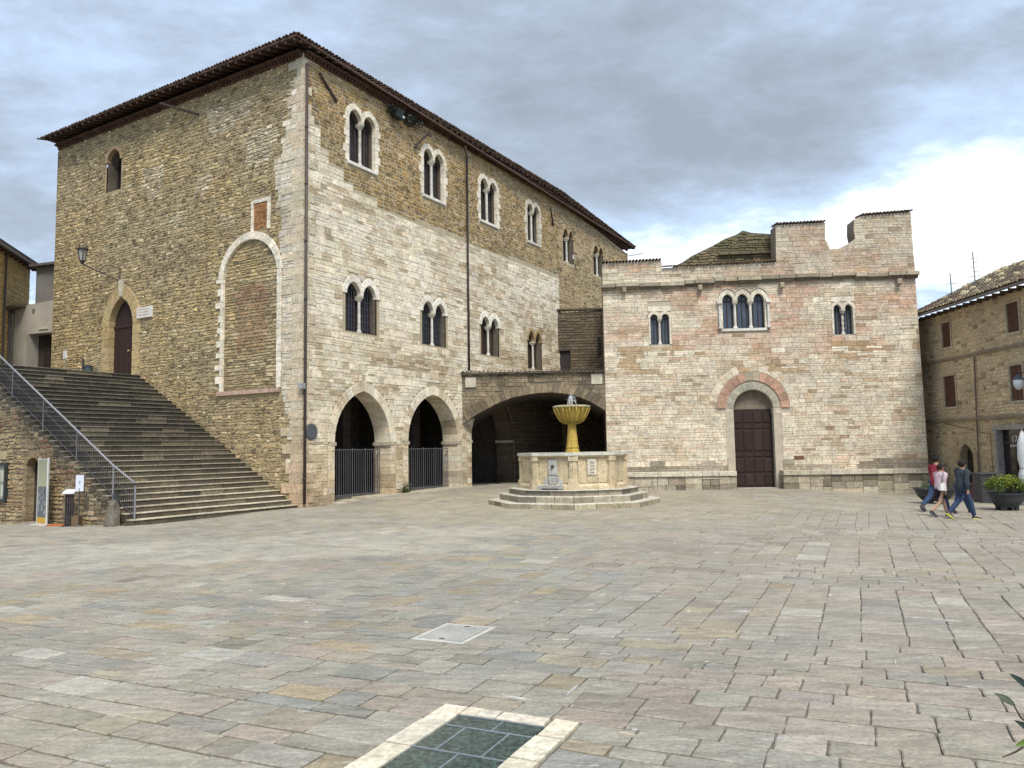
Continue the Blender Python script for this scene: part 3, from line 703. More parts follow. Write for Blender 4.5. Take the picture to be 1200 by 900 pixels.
# flank wall under the stairs
def saw(s): return step_z(s)+.02
outF = [(S0+.25, -.5)]
for i in range(NS): outF += [(S0+.04+i*RUN+.02, -.05+i*RISE-.04), (S0+.04+i*RUN+.02, -.05+(i+1)*RISE-.06)]
outF += [(27, 6.0), (27, -.5)]; outF = outF[::-1]
dr = arch_open(6.15, .42, -.5, 1.9, .26, 5); drb = arch_open(6.15, .62, -.5, 1.9, .5, 5)
fw_ = MB(); holed(fw_, FLf, outF, [dr], -.02, (.24, .195, .13)); fw_.build('flank_wall', 'mortar', stairs)
def flank_col(u, v):
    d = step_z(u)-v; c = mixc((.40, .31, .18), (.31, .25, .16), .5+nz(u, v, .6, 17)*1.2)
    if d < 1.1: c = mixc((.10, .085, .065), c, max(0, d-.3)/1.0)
    if R.random() < .12: c = mixc(c, (.48, .40, .28), .6)
    if R.random() < .1: c = mixc(c, (.12, .09, .065), .7)
    if nz(u, v, 1.0, 60) > .3: c = mixc(c, (.34, .17, .10), .35)
    return vary(c, .2)
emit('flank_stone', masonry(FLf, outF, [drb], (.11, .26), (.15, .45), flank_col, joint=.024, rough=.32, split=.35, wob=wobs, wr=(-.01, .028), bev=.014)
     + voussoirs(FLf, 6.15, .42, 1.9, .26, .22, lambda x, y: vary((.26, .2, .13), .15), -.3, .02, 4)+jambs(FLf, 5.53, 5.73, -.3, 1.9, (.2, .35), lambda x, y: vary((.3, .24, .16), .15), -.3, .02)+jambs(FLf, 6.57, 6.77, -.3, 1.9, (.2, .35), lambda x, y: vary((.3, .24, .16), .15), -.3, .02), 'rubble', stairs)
m = MB(); fF = lambda x, y, z: FLf(x, z, y)
m.box(5.6, 6.7, -.62, -.52, -.4, 2.3, (.012, .01, .009), fF); m.box(5.6, 5.7, -.5, -.3, -.4, 2.3, (.08, .07, .05), fF); m.box(6.6, 6.7, -.5, -.3, -.4, 2.3, (.12, .1, .075), fF); m.box(5.6, 6.7, -.5, -.3, 2.2, 2.3, (.05, .04, .03), fF)
m.build('doorway_recess', 'dark', stairs)
m = MB(); m.box(5.75, 6.55, -.35, .15, -.35, -.14, (.35, .32, .26), fF); m.build('threshold', 'stone', stairs)
m = MB(); m.box(8.0, 8.75, -.04, .03, 2.12, 2.4, (.45, .36, .22), fF); m.build('lintel', 'stone', stairs)
# rough stone at the foot of the railing
rs = MB()
V = []; n_ = 7
for zi, (z, r_) in enumerate(((-.2, .27), (.05, .25), (.38, .2), (.62, .15), (.78, .07))):
    for j in range(n_): an = 6.283*j/n_; rr = r_*R.uniform(.8, 1.2); p = FLf(.78+rr*math.cos(an), z, .25+rr*math.sin(an)); V.append(p)
rs.add(V, [(q_*n_+j, q_*n_+(j+1) % n_, (q_+1)*n_+(j+1) % n_, (q_+1)*n_+j) for q_ in range(4) for j in range(n_)]+[tuple(range(4*n_, 5*n_))], (.17, .15, .12)); o = rs.build('bollard_stone', 'rubble'); tag(o, 'rough low grey stone standing at the foot of the stair railing', 'stone')
# railing
rail = thing('stair_railing', 'long iron railing with thin uprights down the open side of the staircase', 'railing', FLf(.2, 0, -.1))
tt = -.12
pts = [FLf(s, step_z(s)+1.18, tt) for s in (27*.4, 4.5, 1.45)]+[FLf(.25, step_z(.25)+1.28, tt)]
pts[0] = FLf(10.9, 5.95+1.18, tt)
m = MB(); m.tube(pts, .035, (.24, .235, .25), 8); m.tube([FLf(26, 7.28, tt), FLf(10.9, 7.28, tt)], .035, (.3, .3, .31), 8); m.build('handrail', 'iron', rail, smooth=True)
m = MB(); m.tube([FLf(10.9, 5.95+.2, tt), FLf(.25, step_z(.25)+.22, tt)], .018, (.06, .06, .065), 6); m.build('lower_rail', 'iron', rail)
m = MB(); m.tube([FLf(10.9, 5.95+.72, tt), FLf(.25, step_z(.25)+.76, tt)], .014, (.06, .06, .065), 6); m.build('middle_rail', 'iron', rail)
nb = 100
for i in range(nb):
    s = .3+i*(10.5/nb); z = step_z(s); b = MB(); b.tube([FLf(s, z+.15, tt), FLf(s, z+1.17, tt)], .012, (.03, .03, .032), 5, cap=False); b.build('baluster', 'iron', rail)
for i in range(12): s = 11+i*.13; b = MB(); b.tube([FLf(s, 6.3, tt), FLf(s, 7.28, tt)], .012, (.03, .03, .032), 5); b.build('baluster', 'iron', rail)
for s in (.22, 1.42, 3.6, 5.8, 8.0, 10.2): b = MB(); b.tube([FLf(s, step_z(s)-.05, tt), FLf(s, step_z(s)+1.2, tt)], .03, (.22, .22, .23) if s < 2 else (.12, .12, .13), 8); b.build('post', 'iron', rail)
b = MB(); b.box(.86, 1.02, .02, .14, -.15, .95, (.05, .05, .055), fF); b.build('foot_post', 'iron', rail)

# ================================================================== BRIDGE WITH TERRACE BETWEEN PALACE AND CHURCH
BF = Frame(-2.64, 40.46, 7.48, -.46, -.46, -7.48)
br = thing('bridge_passage', 'wide segmental stone arch carrying a terrace between the palace and the church', 'bridge', (1, 40.2, 0))
segA = [(-.03, 3.45), (.4, 3.8), (.83, 4.05), (1.73, 4.53), (2.63, 4.87), (3.75, 5.07), (4.64, 5.10), (5.75, 4.98), (6.63, 4.62), (7.5, 4.08)]
outB = segA+[(7.5, 6.12), (-.03, 6.12)]
def brc(u, v): 
    c = mixc((.27, .225, .16), (.19, .165, .125), .5+nz(u, v, .8, 44)*1.4)
    if v > 5.3 and nz(u*3, v*.4, 1, 12) > .15: c = mixc(c, (.10, .085, .07), .6)
    return vary(c, .14)
m = MB(); holed(m, BF, outB, [], -.03, (.17, .15, .11)); m.build('face', 'mortar', br)
def seg_z(x):
    for (a, b_), (c, d) in zip(segA, segA[1:]):
        if a <= x <= c: return b_+(d-b_)*(x-a)/(c-a)
    return segA[-1][1]
ps = []; x = 0.0
xs = []
while x < 7.2: xs.append(x); x += R.uniform(.22, .34)
xs.append(7.44)
nb_ = len(xs)-1
for a_, b_ in zip(xs, xs[1:]):      # arch ring: radial stones
    ca, cb_ = (a_-3.75)*.12, (b_-3.75)*.12
    ps.append(poly_piece(BF, [(a_+.006, seg_z(a_)), (b_-.006, seg_z(b_)), (min(7.48, b_-.006+cb_), seg_z(b_)+.46), (max(0, a_+.006+ca), seg_z(a_)+.46)], -.5, .03, brc(a_, 5.4), .01))
emit('arch_stone', ps, 'stone', br)
outB2 = [(u, v+.44) for u, v in segA]+[(7.5, 6.12), (-.03, 6.12)]
outB2[0] = (-.03, 3.95)
pl_ = [[(.18, 5.45), (.76, 5.45), (.76, 6.0), (.18, 6.0)], [(6.78, 5.48), (7.36, 5.48), (7.36, 6.03), (6.78, 6.03)]]
emit('face_stone', masonry(BF, outB2, pl_, (.16, .26), (.2, .5), brc, joint=.014, wr=(-.004, .012)), 'stone', br)
for P in pl_: p = poly_piece(BF, P, -.05, .04, (.50, .46, .36), .01); mesh_obj('carved_panel', p[0], p[1], [p[2]]*len(p[1]), 'marble', br, loc=p[3])
fB = lambda x, y, z: BF(x, z, y)
m = MB(); m.box(-.05, 7.5, -.3, .16, 6.12, 6.22, (.12, .105, .085), fB); m.build('parapet_coping', 'stone', br)
tiles_edge(br, BF(-.03, 6.22, .2), BF(7.48, 6.22, .2), (.06, 1, .12), 34, .5, r=.07, name='coping_tiles', cols=((.09, .075, .06), (.12, .1, .08)))
m = MB(); m.box(-.4, 7.6, -14, -.03, 6.0, 6.1, (.2, .18, .15), fB); m.build('terrace_floor', 'paving', br)
# the vault, open to the square
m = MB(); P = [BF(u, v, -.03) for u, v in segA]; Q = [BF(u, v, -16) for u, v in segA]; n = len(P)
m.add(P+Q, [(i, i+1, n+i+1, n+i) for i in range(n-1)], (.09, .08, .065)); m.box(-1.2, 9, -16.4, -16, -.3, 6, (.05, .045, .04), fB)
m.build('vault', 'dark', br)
# pier of the passage against the church
# timber gate and inner pier deep in the passage, barely visible
ig = MB(); ig.box(2.9, 3.5, -9.2, -8.6, -.3, 5.0, (.10, .07, .06), fB); ig.build('inner_pier', 'dark', br)
# small dark house on the terrace
TH = Frame(3.04, 49.9, 1, -.06, -.06, -1)
th = thing('terrace_house', 'small dark brown stone wall with a door opening on the terrace between palace and church', 'house', (4.5, 49.8, 6.1))
outT = [(-.15, 5.9), (6, 5.9), (6, 11.2), (3.05, 11.12), (-.15, 10.97)]; hT = [(-.02, 5.9), (.78, 5.9), (.78, 8.52), (-.02, 8.5)]
m = MB(); holed(m, TH, outT, [hT], -.03, (.12, .10, .075)); fT = lambda x, y, z: TH(x, z, y)
m.box(-.15, 6, -3.0, -2.9, 5.9, 11, (.05, .04, .03), fT); m.box(-.15, 6, -3, -.05, 10.85, 10.95, (.1, .08, .06), fT); m.build('wall', 'mortar', th)
emit('wall_stone', masonry(TH, outT, [[(a-.02*(1 if a < .3 else -1), b_+.03*(b_ > 7)) for a, b_ in hT]], (.14, .24), (.25, .6), lambda u, v: vary(mixc((.19, .155, .105), (.12, .10, .075), .5+nz(u, v, .7, 2)), .2), joint=.02, rough=.15), 'rubble', th)
m = MB(); m.box(-.15, 6, -.3, .12, 11.15, 11.25, (.1, .08, .06), fT); m.build('coping', 'tile', th)
m = MB(); m.box(0, .77, -.25, -.2, 5.95, 8.5, (.03, .022, .02), fT); m.build('door', 'wood', th)
m = MB(); m.box(2.55, 2.72, .02, .12, 8.1, 9.3, (.04, .035, .03), fT); m.build('shutter', 'wood', th)

# ================================================================== THE CHURCH
ch = thing('church', 'pale pink and cream stone church front with arched portal and broken parapet', 'church', (12.7, 39.4, 0))
K = CHF
holes, blocks = [], []
CR = (.66, .63, .56); PN = (.06, .078, .105)
for cs, a, v0, vs, h, t, tw, lb_ in (([2.62, 3.20], .19, 7.47, 8.86, .2, .14, False, 'plain twin-light window, left of the church front'),
        ([6.42, 7.18, 8.0], .27, 8.2, 9.66, .34, .22, False, 'triple-light window with white columns over the portal'), ([11.93, 12.5], .19, 7.75, 9.05, .25, .15, True, 'twin-light window with a twisted white column, right of the church front')):
    wn, ho, bl = multi(ch, K, cs, a, v0, vs, h, t, CR, depth=.3, pane=PN, cr=.075 if len(cs) == 3 else .06, sill=len(cs) == 3, twist=tw, label=lb_, jamb=len(cs) == 3, tk=1.3)
    holes.append(ho)
    if len(cs) == 2: bl = [(cs[0]-a-.1, v0-.02)]+[(cs[0]-a-.12, vs+h+.42), (cs[1]+a+.12, vs+h+.42), (cs[1]+a+.1, v0-.02)]
    blocks.append(bl)
    if len(cs) == 2:
        ps = []
        for (x0, x1) in ((cs[0]-a-.11, (cs[0]+cs[1])/2), ((cs[0]+cs[1])/2, cs[1]+a+.11)): ps.append(poly_piece(K, [(x0+.003, vs+h+.16), (x1-.003, vs+h+.16), (x1-.003, vs+h+.41), (x0+.003, vs+h+.41)], -.1, .02, vary(CR, .06), .008))
        emit('lintel_block', ps, 'marble', wn)
        ps = jambs(K, cs[0]-a-.11, cs[0]-a, v0, vs+.1, (.25, .4), lambda x, y: vary(CR, .1), -.3, .02)+jambs(K, cs[1]+a, cs[1]+a+.11, v0, vs+.1, (.25, .4), lambda x, y: vary(CR, .1), -.3, .02)
        emit('jamb_stone', ps, 'marble', wn)
# outer columns of the triple window
wn3 = [o for o in ch.children if o.get('label', '').startswith('triple')][0]
fK = lambda x, y, z: K(x, z, y)
for x in (5.98, 8.44):
    m = MB(); m.tube([K(x, 8.2, .1), K(x, 8.3, .1)], .11, CR, 10); m.tube([K(x, 8.3, .1), K(x, 9.5, .1)], .065, (.62, .6, .56), 10); m.build('outer_column', 'marble', wn3, smooth=False)
    m = MB(); m.box(x-.13, x+.13, -.05, .22, 9.5, 9.68, CR, fK); m.build('outer_capital', 'marble', wn3)
ps = [p for c in (6.42, 7.18, 8.0) for p in voussoirs(K, c, .49, 9.68, .60, .09, lambda x, y: vary((.45, .42, .36), .1), -.02, .07, 6, 1.0, (c-.4, c+.4))]
emit('hood_mould', ps, 'marble', wn3)
# broken outline of the parapet
TOP = [(0, -.5), (16.0, -.5), (15.97, 2), (15.86, 14.0), (15.2, 13.98), (13.4, 13.9), (13.0, 13.72), (12.96, 13.1), (13.02, 12.72), (12.72, 12.5), (12.2, 12.24), (11.72, 12.2), (11.62, 12.55), (11.5, 12.72), (11.56, 13.62), (9.02, 13.58), (8.97, 11.62), (3.12, 11.5), (3.1, 11.9), (0.0, 11.84)]
PORT = arch_open(7.5, 1.03, -.5, 4.05, .95, 9); PB = arch_open(7.5, 1.95, 4.05, 4.05, 1.9, 10)
PBL = [(6.1, -.5), (6.1, 4.05), (8.9, 4.05), (8.9, -.5)]
nt_ = [[(9.9, 11.28), (10.5, 11.28), (10.5, 11.55), (9.9, 11.55)]]
holes.append(arch_open(7.5, 1.0, -.5, 4.05, .97, 9)); 
def ch_col(u, v):
    n = nz(u, v*2.2, .33, 71); m = nz(u, v, .5, 81); pk = nz(u*.8, v*1.6, .6, 91)
    c = mixc((.66, .61, .52), (.57, .525, .45), .5+m*1.2)
    if v > 6.6:
        c = mixc(c, (.56, .50, .43), .6)
        if pk > -.02: c = mixc(c, (.50, .315, .235), min(.85, .28+pk*2.0)*R.uniform(.2, 1))
        if pk < -.22: c = mixc(c, (.66, .62, .53), .6)
    elif R.random() < .12: c = mixc(c, (.52, .35, .25), .35)
    if v > 11: c = mixc(c, (.33, .29, .235), .35)
    if 5.9 < v < 7.3 and nz(u, v, .7, 5) > .25: c = mixc(c, (.36, .25, .13), .7)
    if 6.1 < v < 7.2 and R.random() < .25: c = (.68, .64, .54)
    if nz(u, v, 1.4, 44) > .3: c = mixc(c, (.47, .37, .25), .5)
    if R.random() < .035: c = mixc(c, (.30, .22, .15), .7)
    if v < 1.25+.5*nz(u, 1, .5, 3)+.25*nz(u, 2, 2.0, 3): c = mixc(c, (.15, .138, .115), .62+.3*n)
    return vary(c, .11, .025)
m = MB(); holed(m, K, TOP, holes, -.018, (.46, .40, .31))
# thickness of the front wall, its broken back face, side walls
Bk = [K(u, v, -1.0) for u, v in TOP]; Fr = [K(u, v, -.03) for u, v in TOP]; n = len(TOP)
m.add(Fr+Bk, [(i, (i+1) % n, n+(i+1) % n, n+i) for i in range(n)], (.24, .20, .15))
holed(m, K, TOP, [], -1.0, (.35, .3, .22))
sd1 = (.165, .986); L_s = 16
for (ax, ay, zt2) in ((K(0.0, 0, -.02)[0], K(0.0, 0, -.02)[1], 11.4), (K(15.9, 0, -.02)[0], K(15.9, 0, -.02)[1], 11.4)):
    bx_, by_ = ax+sd1[0]*L_s*(.7 if ax < 10 else .0), ay+sd1[1]*L_s
    m.add([(ax, ay, -.5), (bx_, by_, -.5), (bx_, by_, zt2), (ax, ay, zt2)], [(0, 1, 2, 3)], (.25, .21, .16))
m.build('wall', 'mortar', ch)
emit('ashlar_block', masonry(K, TOP, blocks+[PB, PBL]+nt_, (.10, .28), (.18, .85), ch_col, joint=.009, wob=wobs, missing=.003, split=.35, wr=(-.004, .012), bev=.008), 'stone', ch)
# string cornice, worn and uneven
ps = []; x = -.1
while x < 15.95:
    l = R.uniform(.5, 1.3); e_ = min(x+l, 16.0); z0 = 10.38+.012*x+R.uniform(-.03, .02)+(.10 if 5.2 < x < 12 else 0); c = vary((.21, .185, .15), .35)
    if e_-x > .1:
        d_ = R.uniform(.16, .26)
        ps.append(poly_piece(K, [(x+.01, z0+.13), (e_-.01, z0+.13), (e_-.01, z0+.33), (x+.01, z0+.33)], -.1, d_+.06, vary((.36, .33, .27), .3), .03))
        ps.append(poly_piece(K, [(x+.02, z0), (e_-.03, z0), (e_-.02, z0+.14), (x+.01, z0+.14)], -.1, d_-.07, c, .04))
    x = e_
emit('cornice_block', ps, 'stone', ch, minpx=0)
for x in (1.0, 4.9, 9.05, 14.9): p = poly_piece(K, [(x, 10.22), (x+.22, 10.22), (x+.22, 10.5), (x, 10.5)], -.1, .3, vary((.33, .3, .24), .2), .03); mesh_obj('corbel', p[0], p[1], [p[2]]*len(p[1]), 'stone', ch, loc=p[3])
# weathered cap tiles on the parapet pieces
for P0, P1 in (((0, 11.86), (3.1, 11.92)), ((9.0, 13.6), (11.56, 13.64)), ((13.35, 13.92), (15.95, 14.04))):
    tiles_edge(ch, K(P0[0], P0[1], .12), K(P1[0], P1[1], .12), (K.n[0]*-1, K.n[1]*-1, .12), int((P1[0]-P0[0])/.17), 1.2, r=.075, name='cap_tiles')
# raised stone bench along the foot of the front
ps = []
for (u0, u1) in ((.0, 6.38), (8.66, 16.1)):
    x = u0
    while x < u1-.05:
        l = R.uniform(.6, 1.6); e_ = u1 if u1-x-l < .4 else x+l
        def fb(u, v, w_): return K(u, v, w_)
        gz = min(g(*K(x, 0, .6)[:2]), g(*K(e_, 0, .6)[:2]))-.1
        for (z0, z1, w1, c) in ((.68, .90, .78, (.55, .52, .45)),): ps.append(poly_piece(K, [(x+.004, z0), (e_-.004, z0), (e_-.004, z1), (x+.004, z1)], -.05, w1, vary(c, .14), .02))
        z = gz
        while z < .67:
            h = min(R.uniform(.26, .42), .68-z)
            if .68-z-h < .12: h = .68-z
            y = x
            while y < e_-.02:
                l2 = R.uniform(.4, .9); y2 = e_ if e_-y-l2 < .25 else y+l2
                c = mixc((.48, .44, .36), (.17, .155, .125), .32+nz(y, z, 1.1, 6)*1.5)
                ps.append(poly_piece(K, [(y+.006, z+.004), (y2-.006, z+.004), (y2-.006, z+h-.004), (y+.006, z+h-.004)], -.05, .70+R.uniform(-.015, .015), vary(c, .2), .02)); y = y2
            z += h
        x = e_
emit('bench_block', ps, 'stone', ch, minpx=30)
# portal
pk_ = lambda x, y: vary((.40, .26, .205), .18) if abs(x-7.5) > .42 else vary((.40, .36, .29), .12)
ps = voussoirs(K, 7.5, 1.38, 4.08, 1.42, .44, pk_, -.1, .05, 7, 1.0, joint=.008)
emit('outer_arch_stone', ps, 'marble', ch)
gr_ = lambda x, y: vary((.36, .355, .31) if R.random() < .8 else (.36, .3, .17), .14)
emit('inner_arch_stone', voussoirs(K, 7.5, 1.0, 4.08, .96, .34, gr_, -.45, .0, 7, 1.0, joint=.012), 'marble', ch)
emit('relieving_stone', voussoirs(K, 7.5, 1.83, 4.1, 1.87, .42, lambda x, y: ch_col(x, 5), -.05, .008, 9, 1.0, joint=.009), 'stone', ch)
ps = []
for s in (-1, 1):
    for (a0, a1, w_, c) in ((1.0, 1.16, -.22, (.50, .47, .40)), (1.17, 1.36, -.06, (.46, .42, .34))):
        x0, x1 = (7.5-a1, 7.5-a0) if s < 0 else (7.5+a0, 7.5+a1)
        ps += jambs(K, x0, x1, .0, 3.75, (.9, 1.4), lambda x, y: vary(c, .1), -.5, w_)
        ps += jambs(K, x0-.03, x1+.03, 3.76, 4.08, (.4, .5), lambda x, y: vary((.46, .44, .38), .1), -.5, w_+.05)
emit('jamb_stone', ps, 'marble', ch)
for s in (-1, 1): m = MB(); x = 7.5+s*1.12; m.tube([K(x, .1, -.15), K(x, .3, -.15), K(x, .34, -.15), K(x, 3.72, -.15)], [.1, .1, .07, .065], (.55, .52, .46), 10); m.build('portal_column', 'marble', ch)
emit('portal_side_stone', jambs(K, 6.1, 6.13, .0, 4.0, (.3, .4), ch_col, -.05, .01)+jambs(K, 8.87, 8.9, .0, 4.0, (.3, .4), ch_col, -.05, .01), 'stone', ch)
m = MB(); holed(m, K, [(6.5, 4.02), (8.5, 4.02)]+arch_pts(7.5, 1.0, 4.08, .96, 8)[::-1], [], -.42, (.20, .165, .12)); m.build('tympanum', 'marble', ch)
db = MB(); db.box(6.5, 8.5, -.46, -.40, .02, 4.04, (.03, .016, .013), fK); cdoor = db.build('door', 'wood', ch); cdoor['label'] = 'tall dark brown panelled double door'
for s in (0, 1):
    for (z0, z1) in ((.15, .72), (.82, 1.5), (1.6, 1.78), (1.9, 2.95), (3.05, 3.25), (3.35, 3.9)):
        for q_ in (0, 1):
            x0 = 6.53+s*.98+q_*.48; m = MB(); p = poly_piece(K, [(x0+.03, z0), (x0+.45, z0), (x0+.45, z1), (x0+.03, z1)], -.41, -.365, vary((.034, .019, .016), .25), .02); mesh_obj('panel', p[0], p[1], [p[2]]*len(p[1]), 'wood', cdoor, loc=p[3])
m = MB(); m.box(6.5, 8.5, -.4, .25, -.15, .03, (.42, .4, .34), fK); m.build('threshold', 'stone', ch)
p = poly_piece(K, [(9.42, 1.42), (9.9, 1.42), (9.9, 1.62), (9.42, 1.62)], -.03, .02, (.16, .08, .05), .006); mesh_obj('dark_block', p[0], p[1], [p[2]]*len(p[1]), 'stone', ch, loc=p[3])
p = poly_piece(K, [(9.93, 11.3), (10.47, 11.3), (10.47, 11.52), (9.93, 11.52)], -.08, -.03, (.42, .35, .25), .006); mesh_obj('niche_block', p[0], p[1], [p[2]]*len(p[1]), 'stone', ch, loc=p[3])
# nave gable standing behind the parapet, with lean-to tiles at its foot
G2 = Frame(*K(0, 0, -1.3)[:2], K.d[0], K.d[1], K.n[0], K.n[1])
outG = [(3.15, 11.3), (9.3, 11.3), (9.3, 13.45), (8.1, 13.58), (7.65, 13.72), (7.3, 13.5), (6.7, 13.3), (6.0, 12.92), (4.9, 12.42)]
m = MB(); holed(m, G2, outG, [], -.03, (.12, .11, .07)); m.build('gable_wall', 'mortar', ch)
emit('gable_stone', masonry(G2, outG, [], (.1, .18), (.2, .6), lambda u, v: vary(mixc((.24, .20, .13), (.13, .125, .075), .5+nz(u, v, 1, 3)*1.4), .25), joint=.02, rough=.2, wob=wobf, wr=(-.01, .04)), 'rubble', ch)
ps = []; x = 6.3
while x < 9.2: ps.append(poly_piece(G2, [(x+.01, 12.38), (x+.55, 12.38), (x+.55, 12.52), (x+.01, 12.52)], -.1, .22, vary((.15, .135, .1), .25), .02)); x += .56
emit('gable_ledge_stone', ps, 'stone', ch)
tiles_edge(ch, K(3.15, 11.52, .12), K(8.95, 11.66, .12), (K.n[0]*-1, K.n[1]*-1, .22), 34, 1.4, r=.075, name='lean_to_tiles', cols=((.24, .17, .11), (.17, .14, .1), (.3, .24, .17)))
m = MB(); a1, a2 = Vector(G2(3.15, 11.3, -.05)), Vector(G2(9.3, 13.45, -.05)); pk2 = Vector(G2(7.65, 13.66, -.05)); bk = Vector((.1, .99, 0))*14
m.add([tuple(Vector(G2(3.15, 11.5, -.05))), tuple(pk2), tuple(pk2+bk), tuple(Vector(G2(3.15, 11.5, -.05))+bk), tuple(Vector(G2(15.5, 11.5, -.05))), tuple(Vector(G2(15.5, 11.5, -.05))+bk)], [(0, 1, 2, 3), (1, 4, 5, 2)], (.14, .11, .08)); m.build('nave_roof', 'tile', ch)
# ================================================================== FOUNTAIN
FX, FY = 2.33, 30.4
ft = thing('fountain', 'octagonal stone fountain on steps with a yellowish raised bowl in the middle of the square', 'fountain', (FX, FY, .05))
def octa(r, off=rad(-4.2), n=8): return [(FX+r*math.sin(off+2*math.pi*k/n), FY-r*math.cos(off+2*math.pi*k/n)) for k in range(n)]
for i, (r, z0, z1, cA) in enumerate(((3.35, -.05, .24, (.42, .375, .28)), (2.90, .20, .47, (.33, .30, .24)), (2.52, .44, .68, (.30, .275, .225)))):
    O = octa(r); I = octa(r-.55)
    for k in range(8):
        a, b_ = Vector(O[k]), Vector(O[(k+1) % 8]); c, d = Vector(I[k]), Vector(I[(k+1) % 8]); m_ = 3 if i < 2 else 2
        for j in range(m_):
            t0, t1 = j/m_, (j+1)/m_; P = [a.lerp(b_, t0+.004), a.lerp(b_, t1-.004), c.lerp(d, t1-.004), c.lerp(d, t0+.004)]; zz0 = z0 if i else g(*P[0])-.1
            cc = vary(mixc(cA, (.12, .115, .11), max(0, R.uniform(-.6, .8))), .15); m = MB(); ins = [p+(Vector((FX, FY))-p)*.008 for p in P]; dz = R.uniform(-.004, .004)
            m.hexa([(*p, zz0) for p in P], [(*p, z1-.02) for p in P], cc); top = mixc(cc, (.62, .58, .49), .72)
            m.hexa([(*p, z1-.02) for p in P], [(*p, z1+dz) for p in ins], top); m.build('step_stone', 'marble', ft)
m = MB(); m.add([(*p, .66) for p in octa(2.6)], [tuple(range(8))], (.3, .28, .24)); m.build('platform', 'marble', ft)
def band(r0, r1, z0, z1, name, c, n=8):
    m = MB(); A_, B_ = octa(r0), octa(r1); V = [(*p, z0) for p in A_]+[(*p, z1) for p in B_]+[(*p, z0) for p in octa(r0-.25)]+[(*p, z1) for p in octa(r1-.25)]
    F_ = []
    for k in range(8): q = (k+1) % 8; F_ += [(k, q, 8+q, 8+k), (8+k, 8+q, 24+q, 24+k), (16+q, 16+k, 24+k, 24+q), (k, 16+k, 16+q, q)]
    m.add(V, F_, c); return m.build(name, 'marble', ft)
cream = (.52, .45, .32)
band(2.16, 2.16, .68, .80, 'base_moulding', vary(cream, .05)); band(2.16, 2.05, .80, .88, 'base_moulding', vary(cream, .05))
band(2.04, 2.14, 1.84, 1.92, 'rim_moulding', vary(cream, .05)); band(2.17, 2.17, 1.92, 2.03, 'rim', (.55, .54, .46))
m = MB(); P = octa(1.98); Q = octa(1.78)
m.add([(*p, .86) for p in P]+[(*p, 1.86) for p in P], [(k, (k+1) % 8, 8+(k+1) % 8, 8+k) for k in range(8)], (.52, .47, .36))
m.add([(*p, .86) for p in Q]+[(*p, 1.95) for p in Q], [((k+1) % 8, k, 8+k, 8+(k+1) % 8) for k in range(8)], (.35, .33, .28)); m.build('basin_wall', 'marble', ft)
P = octa(1.96)
